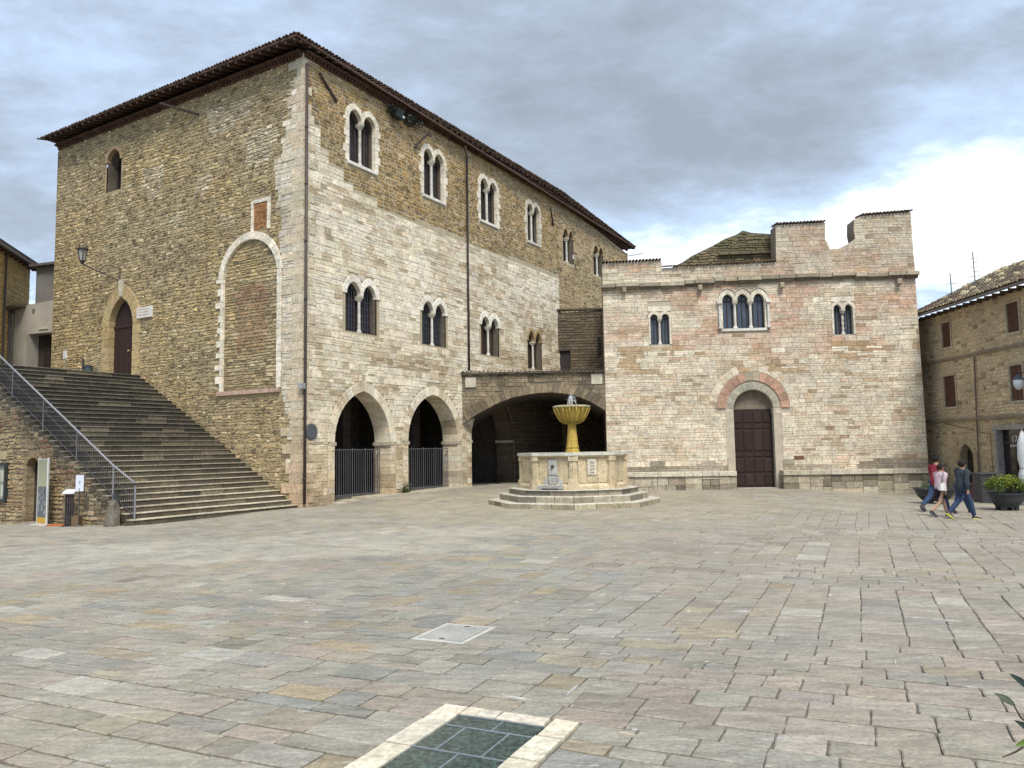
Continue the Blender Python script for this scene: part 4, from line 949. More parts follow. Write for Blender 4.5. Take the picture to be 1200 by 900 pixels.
for k in range(8):
    a, b_ = Vector(P[k]), Vector(P[(k+1) % 8]); d = (b_-a).normalized(); FF = Frame(a.x, a.y, d.x, d.y, d.y, -d.x); L_ = (b_-a).length
    def mpiece(u0, u1, v0, v1, w1, c, bev=.02): p = poly_piece(FF, [(u0, v0), (u1, v0), (u1, v1), (u0, v1)], -.02, w1, c, bev); return p
    ps = [mpiece(.17, .50, .9, 1.83, .045, vary(cream, .07)), mpiece(.52, .94, .9, 1.83, .045, vary(cream, .07)), mpiece(.96, L_-.17, .9, 1.83, .045, vary(cream, .07))]
    emit('panel', ps, 'marble', ft, minpx=0)
    # pilaster wrapped on the corner
    m = MB(); c0 = P[k]; ux = Vector((c0[0]-FX, c0[1]-FY)).normalized(); uy = Vector((-ux.y, ux.x))
    for (z0, z1, h0, o) in ((.68, .98, .20, .20), (.98, 1.06, .17, .16), (1.06, 1.72, .135, .12), (1.72, 1.92, .18, .17)):
        B = [Vector(c0)+uy*s_*h0+ux*q_ for s_, q_ in ((-1, -.05), (-1, o*.7), (0, o), (1, o*.7), (1, -.05))]
        m.add([(*p, z0) for p in B]+[(*p, z1) for p in B], [(4, 3, 2, 1, 0), (5, 6, 7, 8, 9)]+[(i, (i+1) % 5, 5+(i+1) % 5, 5+i) for i in range(5)], vary(cream, .06))
    pil = m.build('pilaster', 'marble', ft)
    for s_ in (-.07, 0.0, .07): m = MB(); q_ = Vector(c0)+uy*s_*1.1+ux*(.125-abs(s_)*.35); m.tube([(*q_, 1.08), (*q_, 1.7)], .022, vary(cream, .05), 6); m.build('reed', 'marble', pil)
    if k in (0, 7):     # carved spout stone with a small trough below
        cu = .72 if k == 7 else .72
        sp = mpiece(cu-.19, cu+.19, 1.18, 1.78, .10, (.40, .39, .36) if k == 7 else (.6, .55, .44), .03); o = mesh_obj('spout_stone', sp[0], sp[1], [sp[2]]*len(sp[1]), 'marble', ft, loc=sp[3])
        if k == 7:
            m = MB(); m.tube([FF(cu, 1.52, .09), FF(cu, 1.52, .16)], [.075, .05], (.05, .045, .04), 8); m.build('spout', 'iron', o)
            p = mpiece(cu-.17, cu+.17, .86, 1.16, .14, (.38, .37, .34), .03); mesh_obj('shelf_stone', p[0], p[1], [p[2]]*len(p[1]), 'marble', o, loc=p[3])
            f_ = lambda x, y, z: FF(x, z, y)
            m = MB(); m.hexa([f_(cu-.42, .0, .70), f_(cu+.42, .0, .70), f_(cu+.5, .36, .70), f_(cu-.5, .36, .70)], [f_(cu-.42, .0, .84), f_(cu+.42, .0, .84), f_(cu+.5, .36, .84), f_(cu-.5, .36, .84)], (.34, .33, .3)); m.build('trough', 'marble', o)
            m = MB(); m.box(cu-.32, cu+.32, .30, .38, .67, .73, (.02, .02, .02), f_); m.build('drain', 'iron', o)
            for s_ in (-1, 1): m = MB(); m.hexa([f_(cu+s_*.2, .0, .84), f_(cu+s_*.45, .0, .84), f_(cu+s_*.45, .12, .84), f_(cu+s_*.2, .12, .84)], [f_(cu+s_*.2, .0, 1.15), f_(cu+s_*.24, .0, 1.15), f_(cu+s_*.24, .1, 1.15), f_(cu+s_*.2, .1, 1.15)], (.4, .38, .34)); m.build('side_stone', 'marble', o)
        else:
            for z in (1.3, 1.42, 1.54, 1.66): m = MB(); m.add([FF(cu-.08, z, .105), FF(cu+.08, z, .105), FF(cu+.08, z+.05, .105), FF(cu-.08, z+.05, .105), FF(cu-.08, z, .13), FF(cu+.08, z, .13), FF(cu+.08, z+.05, .125), FF(cu-.08, z+.05, .125)], [(4, 5, 6, 7), (0, 1, 5, 4), (3, 2, 6, 7)], (.5, .44, .33)); m.build('carving', 'marble', o)
m = MB(); m.add([(*p, 1.86) for p in octa(1.8)], [tuple(range(8))], (.10, .12, .11)); o = m.build('pool_water', 'glass', ft)
och = (.46, .335, .075)
m = MB(); m.lathe([(.30, 1.8), (.30, 2.03), (.27, 2.06), (.27, 2.12), (.23, 2.16), (.25, 2.22), (.24, 2.26), (.225, 2.3), (.155, 3.10), (.20, 3.14)], FX, FY, vary(och, .03), 8, rad(-4)); m.build('stem', 'marble', ft)
m = MB(); m.lathe([(.17, 3.12), (.32, 3.16), (.44, 3.25), (.54, 3.40), (.63, 3.60), (.70, 3.78)], FX, FY, och, 32, 0, .07); m.build('bowl', 'marble', ft, smooth=False)
m = MB(); m.lathe([(.70, 3.77), (.74, 3.79), (.745, 3.84), (.66, 3.86), (.60, 3.78), (.40, 3.70), (.05, 3.68)], FX, FY, (.50, .45, .27), 32); m.build('bowl_rim', 'marble', ft)
for k in range(16):
    an = 2*math.pi*(k+.5)/16; m = MB(); m.tube([(FX+r*math.sin(an), FY-r*math.cos(an), z) for r, z in ((.33, 3.17), (.46, 3.26), (.56, 3.41), (.65, 3.61), (.715, 3.76))], [.02, .025, .03, .035, .03], vary((.42, .30, .07), .2), 6); m.build('lobe_rib', 'marble', ft, smooth=True)
m = MB(); m.tube([(FX, FY, 3.7), (FX, FY, 3.98)], .045, (.3, .28, .2), 8); m.build('nozzle', 'iron', ft)
m = MB()
for k in range(15):
    an = R.uniform(0, 6.28); v_ = R.uniform(.05, .16); hh = R.uniform(.12, .42); pts = []
    for t in range(6): q_ = t/5; pts.append((FX+v_*1.5*q_*math.sin(an), FY-v_*1.5*q_*math.cos(an), 3.95+hh*4*q_*(1-q_)*.9+(.0 if q_ < .6 else -.15*(q_-.6)*2)))
    m.tube(pts, [.012, .012, .011, .01, .01, .008], (.8, .85, .9), 5)
for k in range(110):
    p = Vector((FX+R.gauss(0, .09), FY+R.gauss(0, .09), 4.0+abs(R.gauss(0, .15)))); s_ = R.uniform(.004, .010); m.add([p+Vector((s_, 0, 0)), p+Vector((-s_, 0, 0)), p+Vector((0, s_, 0)), p+Vector((0, -s_, 0)), p+Vector((0, 0, s_*1.5)), p-Vector((0, 0, s_*1.5))], [(0, 2, 4), (2, 1, 4), (1, 3, 4), (3, 0, 4), (2, 0, 5), (1, 2, 5), (3, 1, 5), (0, 3, 5)], (.8, .85, .9))
o = m.build('water_jet', 'water', ft, smooth=True); o['kind'] = 'stuff'

# ================================================================== HOUSE ON THE RIGHT
HF = Frame(21.5, 41.0, 0, -1, -1, 0)      # u runs towards the camera
hs = thing('stone_house', 'three-storey tan stone house with brown shutters at the right edge', 'house', (23, 36, -.3))
def hu(y): return 41.0-(30+y)
fH = lambda x, y, z: HF(x, z, y)
ho = [arch_open(hu(6.78), .56, -.7, 1.35, .72, 6), [(hu(4.35), -.7), (hu(2.3), -.7), (hu(2.3), 2.68), (hu(4.35), 2.68)]]
hb = [arch_open(hu(6.78), .86, -.7, 1.35, 1.02, 6), [(hu(4.55), -.7), (hu(2.1), -.7), (hu(2.1), 2.85), (hu(4.55), 2.85)]]
SH = [(7.5, 8.26, 6.85, 8.07), (2.37, 3.17, 6.83, 8.1), (7.37, 8.38, 3.9, 5.42), (2.4, 3.24, 3.9, 5.4)]
for y0, y1, z0, z1 in SH: ho.append([(hu(y1), z0), (hu(y0), z0), (hu(y0), z1), (hu(y1), z1)]); hb.append([(hu(y1)-.1, z0-.1), (hu(y0)+.1, z0-.1), (hu(y0)+.1, z1+.1), (hu(y1)+.1-.2, z1+.1)])
outH = [(.15, -.7), (15, -.7), (15, 8.66), (.15, 8.7)]
def hcol(u, v):
    c = mixc((.54, .45, .325), (.43, .365, .265), .5+nz(u, v, .6, 31)*1.4)
    if v > 6.3: c = mixc(c, (.50, .405, .285), .6)
    if v < 3.2: c = mixc(c, (.36, .29, .20), .5)
    if R.random() < .1: c = mixc(c, (.17, .13, .09), .6)
    return vary(c, .12)
m = MB(); holed(m, HF, outH, ho, -.022, (.47, .37, .23))
for (u0, u1, w0, w1, z0, z1) in ((.15, 15, -9, -8.9, -.7, 8.6), (.15, .25, -9, -.04, -.7, 8.6), (14.9, 15, -9, -.04, -.7, 8.6)): m.box(u0, u1, w0, w1, z0, z1, (.3, .25, .17), fH)
m.build('wall', 'plaster', hs)
emit('wall_stone', masonry(HF, outH, hb, (.12, .22), (.2, .5), hcol, joint=.02, rough=.2, wob=wobf, wr=(-.018, .008)), 'rubble', hs)
for y0, y1, z0, z1 in SH:
    m = MB(); m.box(hu(y1)-.1, hu(y0)+.1, -.1, .03, z0-.1, z0, (.42, .36, .27), fH); wd = m.build('window', 'stone', hs)
    m = MB(); m.box(hu(y1)-.1, hu(y1), -.1, .02, z0, z1, (.4, .33, .23), fH); m.box(hu(y0), hu(y0)+.1, -.1, .02, z0, z1, (.4, .33, .23), fH); m.box(hu(y1)-.1, hu(y0)+.1, -.1, .024, z1, z1+.1, (.4, .33, .23), fH); m.build('frame', 'stone', wd)
    mid = (hu(y1)+hu(y0))/2
    for a, b_ in ((hu(y1), mid), (mid, hu(y0))):
        m = MB(); m.box(a+.01, b_-.01, -.09, -.05, z0, z1, (.10, .052, .037), fH); z = z0+.04
        while z < z1-.05: m.hexa([HF(a+.05, z, -.05), HF(b_-.05, z, -.05), HF(b_-.05, z+.02, -.05), HF(a+.05, z+.02, -.05)], [HF(a+.05, z, -.02), HF(b_-.05, z, -.02), HF(b_-.05, z+.045, -.05), HF(a+.05, z+.045, -.05)], vary((.125, .065, .045), .12)); z += .055
        m.build('shutter', 'wood', wd)
for z, w_ in ((6.24, .09), (3.25, .11)): m = MB(); m.box(.15, 15, -.05, w_, z-.06, z+.06, (.24, .195, .14), fH); m.build('string_course', 'stone', hs)
emit('arch_stone', voussoirs(HF, hu(6.78), .56, 1.35, .72, .3, lambda x, y: vary((.36, .3, .21), .1), -.35, .05, 5)+jambs(HF, hu(6.78)-.86, hu(6.78)-.56, -.5, 1.35, (.3, .45), lambda x, y: vary((.36, .3, .21), .1), -.35, .05)+jambs(HF, hu(6.78)+.56, hu(6.78)+.86, -.5, 1.35, (.3, .45), lambda x, y: vary((.36, .3, .21), .1), -.35, .05), 'stone', hs)
m = MB(); m.box(hu(7.4), hu(6.2), -.45, -.36, -.6, 2.3, (.03, .022, .018), fH); m.build('arched_door', 'wood', hs)
m = MB()
m.box(hu(4.55), hu(4.35), -.3, .07, -.6, 2.85, (.30, .28, .25), fH); m.box(hu(2.3), hu(2.1), -.3, .07, -.6, 2.85, (.30, .28, .25), fH); m.box(hu(4.55), hu(2.1), -.3, .08, 2.68, 2.88, (.30, .28, .25), fH)
sf = m.build('shop_front', 'stone', hs)
m = MB(); m.box(hu(4.35), hu(2.3), -.28, -.22, -.5, 2.68, (.018, .013, .015), fH); m.build('shop_glass', 'glass', sf)
m = MB(); m.box(hu(3.5), hu(3.44), -.22, -.17, -.5, 2.1, (.05, .035, .03), fH); m.box(hu(4.35), hu(2.3), -.22, -.17, 2.08, 2.16, (.05, .035, .03), fH); m.build('glazing_bar', 'wood', sf)
def text(body, size, loc, xd, nrm, col, parent, name='lettering', ext=.004, mat='print'):
    cu = bpy.data.curves.new(name, 'FONT'); cu.body = body; cu.size = size; cu.align_x = 'CENTER'; cu.extrude = ext
    t = bpy.data.objects.new('tmp', cu); COL.objects.link(t); dg = bpy.context.evaluated_depsgraph_get(); me = bpy.data.meshes.new_from_object(t.evaluated_get(dg)); bpy.data.objects.remove(t)
    x, n_ = Vector(xd).normalized(), Vector(nrm).normalized(); y = n_.cross(x)
    V = [Vector(loc)+x*v.co.x+y*v.co.y+n_*v.co.z for v in me.vertices]; Fc = [tuple(p.vertices) for p in me.polygons]
    return mesh_obj(name, V, Fc, [col]*len(Fc), mat, parent)
text('17', .42, HF(hu(3.45), 2.12, -.15), (0, -1, 0), (-1, 0, 0), (.62, .62, .62), sf)
m = MB()
for k in range(7): m.box(hu(3.75)+k*.085, hu(3.75)+k*.085+.055, -.15, -.146, 1.93, 2.03, (.45, .45, .45), fH)
o = m.build('small_lettering', 'print', sf); o['kind'] = 'stuff'
m = MB(); m.tube([HF(hu(5.6), 6.1, .06), HF(hu(5.7), 3.0, .08), HF(hu(5.8), -.2, .06)], .035, (.12, .09, .07), 6); m.build('drainpipe', 'iron', hs)
m = MB(); m.tube([HF(hu(8.4), 3.1, .04), HF(hu(4.8), 2.5, .04), HF(hu(4.8), -.2, .04)], .012, (.06, .05, .045), 5); m.build('cable', 'iron', hs)
# roof: shallow slope with a raised stone-weighted tile field
m = MB(); E0, E1 = Vector(HF(-.2, 8.72, .55)), Vector(HF(15.2, 8.66, .55)); RZ = 2.2
T0, T1 = Vector(HF(-.2, 11.6, -5.5)), Vector(HF(15.2, 11.6, -5.5))
m.add([tuple(p) for p in (E0, E1, T1, T0)]+[(p.x, p.y, p.z-.1) for p in (E0, E1, T1, T0)], [(0, 1, 2, 3), (7, 6, 5, 4), (0, 4, 5, 1), (1, 5, 6, 2), (0, 3, 7, 4)], (.13, .10, .08)); rfh = m.build('roof', 'tile', hs)
upv = (T0-E0).normalized()
tiles_edge(rfh, E0+Vector((0, 0, .05)), E1+Vector((0, 0, .05)), tuple(upv), 74, 6.2, r=.095, cols=((.12, .095, .075), (.17, .125, .09), (.28, .24, .17), (.09, .08, .07)))
for k in range(34):       # stones laid on the tiles against the wind
    q_ = E0.lerp(E1, R.uniform(.02, .8))+upv*R.uniform(.3, 5.6); s_ = R.uniform(.09, .2); m = MB(); n_ = 6; V = []
    for z, rr in ((.06, 1), (.16, .95), (.24, .6)):
        for j in range(n_): an = 6.283*j/n_; V.append((q_.x+s_*rr*R.uniform(.8, 1.15)*math.cos(an), q_.y+s_*rr*R.uniform(.8, 1.3)*math.sin(an), q_.z+z))
    m.add(V, [(i*n_+j, i*n_+(j+1) % n_, (i+1)*n_+(j+1) % n_, (i+1)*n_+j) for i in range(2) for j in range(n_)]+[tuple(range(2*n_, 3*n_))], vary((.45, .40, .28), .2)); m.build('roof_stone', 'rubble', rfh)
x = 0
while x < 15: m = MB(); m.box(x, x+.1, .0, .5, 8.5, 8.6, (.09, .06, .045), fH); m.build('rafter', 'wood', rfh); x += .55
m = MB(); m.tube([HF(-.2, 8.66, .62), HF(15.2, 8.6, .62)], .06, (.13, .11, .09), 8); m.build('gutter', 'iron', hs)
def antenna(x, y, z, h, label, arms):
    t = thing('aerial', label, 'aerial', (x, y, z)); m = MB(); m.tube([(x, y, z), (x-.04, y, z+h)], .028, (.13, .13, .13), 6); m.build('mast', 'iron', t)
    for k in range(arms): zz_ = z+h*(.35+.6*k/max(1, arms)); m = MB(); l = .32-.03*k; m.tube([(x-l, y, zz_), (x+l, y, zz_+.05)], .013, (.13, .13, .13), 5); m.build('crossbar', 'iron', t)
antenna(23.2, 38, 9.35, 2.3, 'tall dark aerial with short crossbars on the tan house roof', 6)
antenna(22.0, 38, 8.95, 1.65, 'short thin pale aerial nearer the church on the house roof', 2)
# wall lamp, half in front of a shutter
lp = thing('wall_lamp', 'wall lantern with a pale glass bowl hanging before the right-hand shutter', 'lamp', (21.45, 31.3, 4.9))
lx, ly = 20.75, 31.55
m = MB(); m.tube([(21.5, ly, 4.85), (21.1, ly, 5.02), (lx, ly, 4.92)], .02, (.04, .04, .045), 6); m.build('bracket', 'iron', lp)
m = MB(); m.lathe([(.03, 4.92), (.08, 4.84), (.2, 4.72), (.21, 4.68)], lx, ly, (.05, .06, .08), 12); m.build('cap', 'iron', lp)
m = MB(); m.lathe([(.05, 4.27), (.13, 4.33), (.18, 4.46), (.2, 4.68)], lx, ly, (.55, .58, .62), 12); m.build('glass_bowl', 'print', lp, smooth=True)
# closed white parasol by the shop
px_, py_ = 20.05, 30.5; pz = g(px_, py_)
pr = thing('closed_parasol', 'closed white parasol standing at the right edge in front of the dark shop door', 'parasol', (px_, py_, pz))
m = MB(); m.tube([(px_, py_, pz), (px_, py_, pz+2.95)], .03, (.5, .5, .5), 8); m.build('pole', 'iron', pr)
m = MB(); m.lathe([(.06, pz+.75), (.2, pz+.85), (.22, pz+1.2), (.15, pz+1.45), (.22, pz+1.8), (.2, pz+2.4), (.05, pz+2.88)], px_, py_, (.72, .72, .70), 20, 0, .22); m.build('canopy', 'cloth', pr, smooth=True)
m = MB(); m.lathe([(.16, pz+1.43), (.17, pz+1.47)], px_, py_, (.5, .5, .5), 14); m.build('strap', 'cloth', pr)
m = MB(); m.lathe([(.3, pz), (.3, pz+.08), (.05, pz+.12)], px_, py_, (.2, .2, .2), 12); m.build('foot', 'iron', pr)

# ================================================================== HOUSES ON THE LEFT, BEHIND THE STAIRS
GHF = Frame(-24.0, 40.4, -.95, .31, -.31, -.95)
gh = thing('grey_plaster_house', 'low grey plastered house with an open dark doorway at the top of the stairs', 'house', (-25.5, 41, 6))
fG = lambda x, y, z: GHF(x, z, y)
outg = [(.0, 5.5), (3.05, 5.5), (3.0, 10.3), (0, 10.5)]; hg = [(.25, 5.5), (2.0, 5.5), (2.0, 8.75), (.25, 8.8)]
m = MB(); holed(m, GHF, outg, [hg], 0, (.40, .37, .31)); m.box(2.98, 3.05, -3, -.01, 5.5, 10.2, (.3, .27, .22), fG)
m.box(.25, 2.0, -.65, -.6, 5.5, 8.8, (.05, .04, .03), fG); m.box(1.95, 2.05, -1.5, -.0, 5.5, 8.75, (.36, .33, .27), fG); m.box(.2, 2.05, -1.5, -.01, 8.75, 8.85, (.3, .27, .22), fG)
m.build('wall', 'plaster', gh)
m = MB(); m.box(.3, 1.45, -.58, -.5, 5.7, 8.7, (.025, .018, .015), fG); m.build('door', 'wood', gh)
m = MB(); m.box(-.2, 2.3, -5, -.6, 10.2, 12.55, (.21, .20, .18), fG); m.build('upper_block', 'plaster', gh)
m = MB(); m.box(-.3, 2.5, -5.2, -.3, 12.55, 12.68, (.12, .10, .085), fG); m.build('upper_roof', 'tile', gh)
m = MB(); m.hexa([GHF(2.2, 10.32, -1), GHF(4.2, 10.0, -1), GHF(4.2, 9.9, .6), GHF(2.2, 10.2, .6)], [GHF(2.2, 10.55, -1), GHF(4.2, 10.2, -1), GHF(4.2, 10.0, .6), GHF(2.2, 10.32, .6)], (.11, .09, .07)); m.build('porch_roof', 'tile', gh)
m = MB(); m.tube([GHF(3.2, 10.0, .12), GHF(3.2, 5.9, .12)], .12, (.10, .09, .08), 8); m.build('drainpipe', 'iron', gh)
m = MB(); m.box(.6, 1.25, .0, .05, 8.95, 9.08, (.5, .46, .38), fG); m.build('name_strip', 'stone', gh)
m = MB(); m.box(1.6, 1.72, .0, .04, 9.9, 10.1, (.12, .11, .09), fG); m.build('vent', 'iron', gh)
YF = Frame(-27.8, 44, .243, -1, 1, .243)
yh = thing('yellow_stone_house', 'yellowish stone house with a dark eave at the left edge beyond the stairs', 'house', (-28, 40, 6))
fY = lambda x, y, z: YF(x, z, y)
outY = [(0, 5), (9, 5), (9, 13.1), (0, 13.1)]
m = MB(); holed(m, YF, outY, [], -.03, (.36, .28, .15)); m.box(0, .1, -4, -.04, 5, 13, (.3, .24, .13), fY); m.build('wall', 'mortar', yh)
emit('wall_stone', masonry(YF, outY, [], (.16, .28), (.25, .6), lambda u, v: vary(mixc((.66, .49, .23), (.55, .42, .22), .5+nz(u, v, .6, 1)), .12), joint=.016), 'stone', yh)
m = MB(); m.box(-.5, 9.3, -4.5, .55, 13.1, 13.3, (.10, .075, .06), fY); m.build('roof', 'tile', yh)
for i in range(14): m = MB(); m.box(-.3+i*.65, -.18+i*.65, .0, .5, 12.98, 13.1, (.09, .06, .05), fY); m.build('rafter', 'wood', yh)
m = MB(); m.tube([YF(.0, 13.0, .6), YF(9, 13.0, .6)], .07, (.12, .10, .09), 8); m.build('gutter', 'iron', yh)
m = MB(); m.tube([YF(3.7, 13.0, .1), YF(3.7, 6, .1)], .06, (.1, .08, .07), 8); m.build('drainpipe', 'iron', yh)

# ================================================================== SMALL THINGS ON THE PALACE
t = thing('round_plaque', 'round dark grey disc fixed low on the palace front beside the drainpipe', 'plaque', PF(.52, 3.02, .05))
m = MB(); m.tube([PF(.52, 3.02, 0.0), PF(.52, 3.02, .06)], .33, (.075, .08, .09), 28); m.build('disc', 'iron', t)
m = MB(); m.tube([PF(.52, 3.02, .055), PF(.52, 3.02, .075)], [.30, .28], (.09, .095, .105), 28); m.build('raised_face', 'iron', t)
t = thing('wall_plaque', 'white marble tablet fixed to the wall right of the pointed palace doorway', 'plaque', PL(10.3, 8.9, .05))
p = poly_piece(PL, [(9.74, 8.66), (10.92, 8.66), (10.92, 9.18), (9.74, 9.18)], 0, .08, (.66, .64, .58), .02); mesh_obj('tablet', p[0], p[1], [p[2]]*len(p[1]), 'marble', t, loc=p[3])
for k in range(3):
    m = MB(); x = 10.75
    while x > 10.0: l = R.uniform(.06, .16); m.add([PL(x, 9.04-k*.13, .083), PL(x-l, 9.04-k*.13, .083), PL(x-l, 9.08-k*.13, .083), PL(x, 9.08-k*.13, .083)], [(0, 1, 2, 3)], (.42, .2, .13)); x -= l+.05
    m.build('carved_line', 'print', t)
lt = thing('wall_lantern', 'black iron lantern on a long scrolled bracket above the pointed doorway', 'lantern', PL(12.5, 10.75, .05))
e0 = Vector(PL(13.35, 11.4, 1.35))
m = MB(); m.tube([PL(12.42, 10.7, .03), tuple(e0)], .03, (.05, .045, .045), 6); m.build('arm', 'iron', lt)
m = MB(); m.tube([PL(12.42, 11.35, .03), PL(12.8, 11.45, .5), PL(12.95, 11.15, .75)], .02, (.05, .045, .045), 6); m.tube([PL(12.42, 10.7, .03), PL(12.42, 11.4, .03)], .02, (.05, .045, .045), 6); m.build('scroll', 'iron', lt)
lx, ly, lz = e0
m = MB(); m.tube([(lx, ly, lz), (lx, ly, lz+.16)], [.05, .14], (.04, .035, .035), 8); m.build('base', 'iron', lt)
for k in range(6): an = k*math.pi/3; m = MB(); m.tube([(lx+.14*math.cos(an), ly+.14*math.sin(an), lz+.16), (lx+.24*math.cos(an), ly+.24*math.sin(an), lz+.72)], .018, (.04, .035, .035), 5); m.build('bar', 'iron', lt)
m = MB(); m.tube([(lx, ly, lz+.17), (lx, ly, lz+.68)], [.12, .2], (.33, .31, .28), 6); m.build('lamp_glass', 'glass', lt)
m = MB(); m.tube([(lx, ly, lz+.70), (lx, ly, lz+.76)], .27, (.04, .035, .035), 8); m.tube([(lx, ly, lz+.76), (lx, ly, lz+1.25)], [.03, .008], (.04, .035, .035), 6); m.build('cap', 'iron', lt)
t = thing('floodlight', 'dark floodlight housing tucked under the palace eave', 'floodlight', PF(6.3, 17.9, .4))
m = MB(); m.box(5.5, 6.05, .12, .42, 17.98, 18.42, (.012, .014, .014), lambda x, y, z: PF(x, z, y)); m.build('housing', 'iron', t)
t = thing('creeper_tuft', 'dark green tuft of creeper hanging under the palace eave beside the floodlight', 'plant', PF(6.6, 18.0, .3)); lb2 = MB()
for k in range(360):
    q0 = R.uniform(5.2, 7.5); p = Vector(PF(q0, 18.5-abs(R.gauss(0, .28))*max(.3, 1.3-.6*abs(q0-6.3)), R.uniform(.05, .45))); d1 = Vector((R.gauss(0, 1), R.gauss(0, 1), -.6)).normalized(); d2 = d1.cross(Vector((R.gauss(0, 1), R.gauss(0, 1), .1))).normalized(); l = R.uniform(.09, .19)
    lb2.add([p, p+d1*l*.5+d2*l*.3, p+d1*l, p+d1*l*.5-d2*l*.3], [(0, 1, 2, 3)], vary((.012, .018, .010), .4))
o = lb2.build('foliage', 'leaf', t); o['kind'] = 'stuff'; t = bpy.data.objects['floodlight']
m = MB(); m.tube([PF(6.0, 18.08, .42), PF(6.0, 18.08, .46)], .06, (.6, .62, .65), 10); m.build('lens', 'print', t)
t = thing('junction_box', 'small grey box on the palace corner beside the drainpipe', 'box', PF(0, 5, 0))
m = MB(); m.box(-.22, .05, .03, .2, 4.72, 4.95, (.35, .35, .34), lambda x, y, z: PF(x, z, y)); o = m.build('casing', 'iron', t)
m = MB(); m.box(-.19, .02, .2, .215, 4.75, 4.92, (.3, .3, .3), lambda x, y, z: PF(x, z, y)); m.build('lid', 'iron', t)
# things on the landing
def at_landing(s, t_, z=5.98): return PL(s, z, t_)
t = thing('notice_stand', 'thin pole with a small white notice at the top of the stairs', 'sign', at_landing(16.1, .5))
m = MB(); m.tube([at_landing(16.1, .5), at_landing(16.1, .5, 7.35)], .02, (.3, .28, .25), 6); m.build('pole', 'iron', t)
p = poly_piece(PL, [(15.97, 7.1), (16.25, 7.1), (16.25, 7.5), (15.97, 7.5)], .5, .54, (.62, .62, .6), .008); mesh_obj('notice', p[0], p[1], [p[2]]*len(p[1]), 'print', t, loc=p[3])
t = thing('barrier_post', 'slim black post at the top of the stairs beside the bin', 'post', at_landing(14.55, .5))
m = MB(); m.tube([at_landing(14.5, .5), at_landing(14.5, .5, 6.95)], .05, (.03, .028, .03), 8); m.build('post', 'iron', t)
m = MB(); m.tube([at_landing(14.5, .5, 6.95), at_landing(14.5, .5, 7.02)], [.06, .02], (.03, .028, .03), 8); m.build('cap', 'iron', t)
t = thing('litter_bin', 'squat dark blue-grey bin beside the pointed doorway at the top of the stairs', 'bin', at_landing(14.15, .45))
bx = Vector(at_landing(14.12, .45)); m = MB(); m.lathe([(.17, bx.z), (.2, bx.z+.55)], bx.x, bx.y, (.05, .075, .085), 10); m.build('body', 'iron', t)
m = MB(); m.lathe([(.215, bx.z+.55), (.215, bx.z+.6), (.1, bx.z+.66)], bx.x, bx.y, (.03, .04, .045), 10); m.build('lid', 'iron', t)
# ---- in front of the flank wall
def fl(s, w_, dz=0): x, y, _ = FLf(s, 0, w_); return Vector((x, y, g(x, y)+dz))
b0 = fl(5.2, .30); b1 = fl(4.34, .42)
t = thing('banner_board', 'tall narrow printed board, cream above and orange below, standing by the dark doorway', 'board', (b0+b1)/2)
d = (b1-b0); d.z = 0; dn = d.normalized(); nn = Vector((dn.y, -dn.x, 0))
if nn.y > 0: nn = -nn
BBF = Frame(b0.x, b0.y, dn.x, dn.y, nn.x, nn.y); zb = b0.z; wd_ = d.length
fb_ = lambda x, y, z: BBF(x, zb+z, y)
m = MB(); m.box(0, wd_, -.03, 0, .03, 2.28, (.55, .54, .5), fb_); m.build('board', 'print', t)
m = MB(); m.box(wd_-.05, wd_, -.035, .02, .02, 2.3, (.75, .75, .72), fb_); m.box(0, .02, -.035, .02, .02, 2.3, (.6, .6, .56), fb_); m.build('frame', 'iron', t)
m = MB()
def patch(x0, x1, z0, z1, c): m.add([fb_(x0, .006, z0), fb_(x1, .006, z0), fb_(x1, .006, z1), fb_(x0, .006, z1)], [(0, 1, 2, 3)], c)
W_ = wd_-.06
for k in range(6): patch(.03, W_, 1.32+k*.155, 1.32+(k+1)*.155, mixc((.40, .38, .24), (.30, .29, .19), k/5))
patch(.03, W_, .26, 1.32, (.13, .14, .15)); patch(.03, W_, .05, .26, (.55, .32, .03)); m.build('print', 'print', t)
m = MB()
for k in range(70):
    x0 = R.uniform(.06, W_-.12); z0 = R.uniform(.3, 1.28); s_ = R.uniform(.02, .07); c = R.choice([(.45, .47, .45), (.05, .06, .08), (.25, .3, .2), (.08, .12, .18), (.5, .5, .42)]); h_ = R.uniform(.03, .13)
    m.add([fb_(x0, .009, z0), fb_(x0+s_, .009, z0), fb_(x0+s_*R.uniform(.3, 1), .009, z0+h_), fb_(x0, .009, z0+h_)], [(0, 1, 2, 3)], c)
o = m.build('figures', 'print', t); o['kind'] = 'stuff'
m = MB(); m.box(-.05, wd_+.05, -.2, .22, .0, .03, (.55, .54, .5), fb_); m.build('foot', 'iron', t)
# lectern
q_ = fl(3.1, .35); t = thing('lectern_stand', 'dark slatted lectern with a pale sloping top against the flank wall', 'lectern', q_)
fq = lambda x, y, z: (q_.x+x, q_.y-y, q_.z+z)
for k in range(4): m = MB(); m.box(-.13+k*.075, -.09+k*.075, 0, .05, .02, 1.1, (.035, .03, .035), fq); m.build('slat', 'iron', t)
m = MB(); m.hexa([fq(-.2, -.12, 1.2), fq(.2, -.12, 1.2), fq(.2, .14, 1.08), fq(-.2, .14, 1.08)], [fq(-.2, -.12, 1.23), fq(.2, -.12, 1.23), fq(.2, .14, 1.11), fq(-.2, .14, 1.11)], (.62, .62, .62)); m.build('sloping_top', 'print', t)
m = MB(); m.box(-.2, .24, -.06, .12, 0, .025, (.04, .035, .035), fq); m.build('foot', 'iron', t)
q2 = fl(2.45, .4); t = thing('notice_pole', 'white notice sheet on a thin dark pole between the lectern and the railing foot', 'sign', q2)
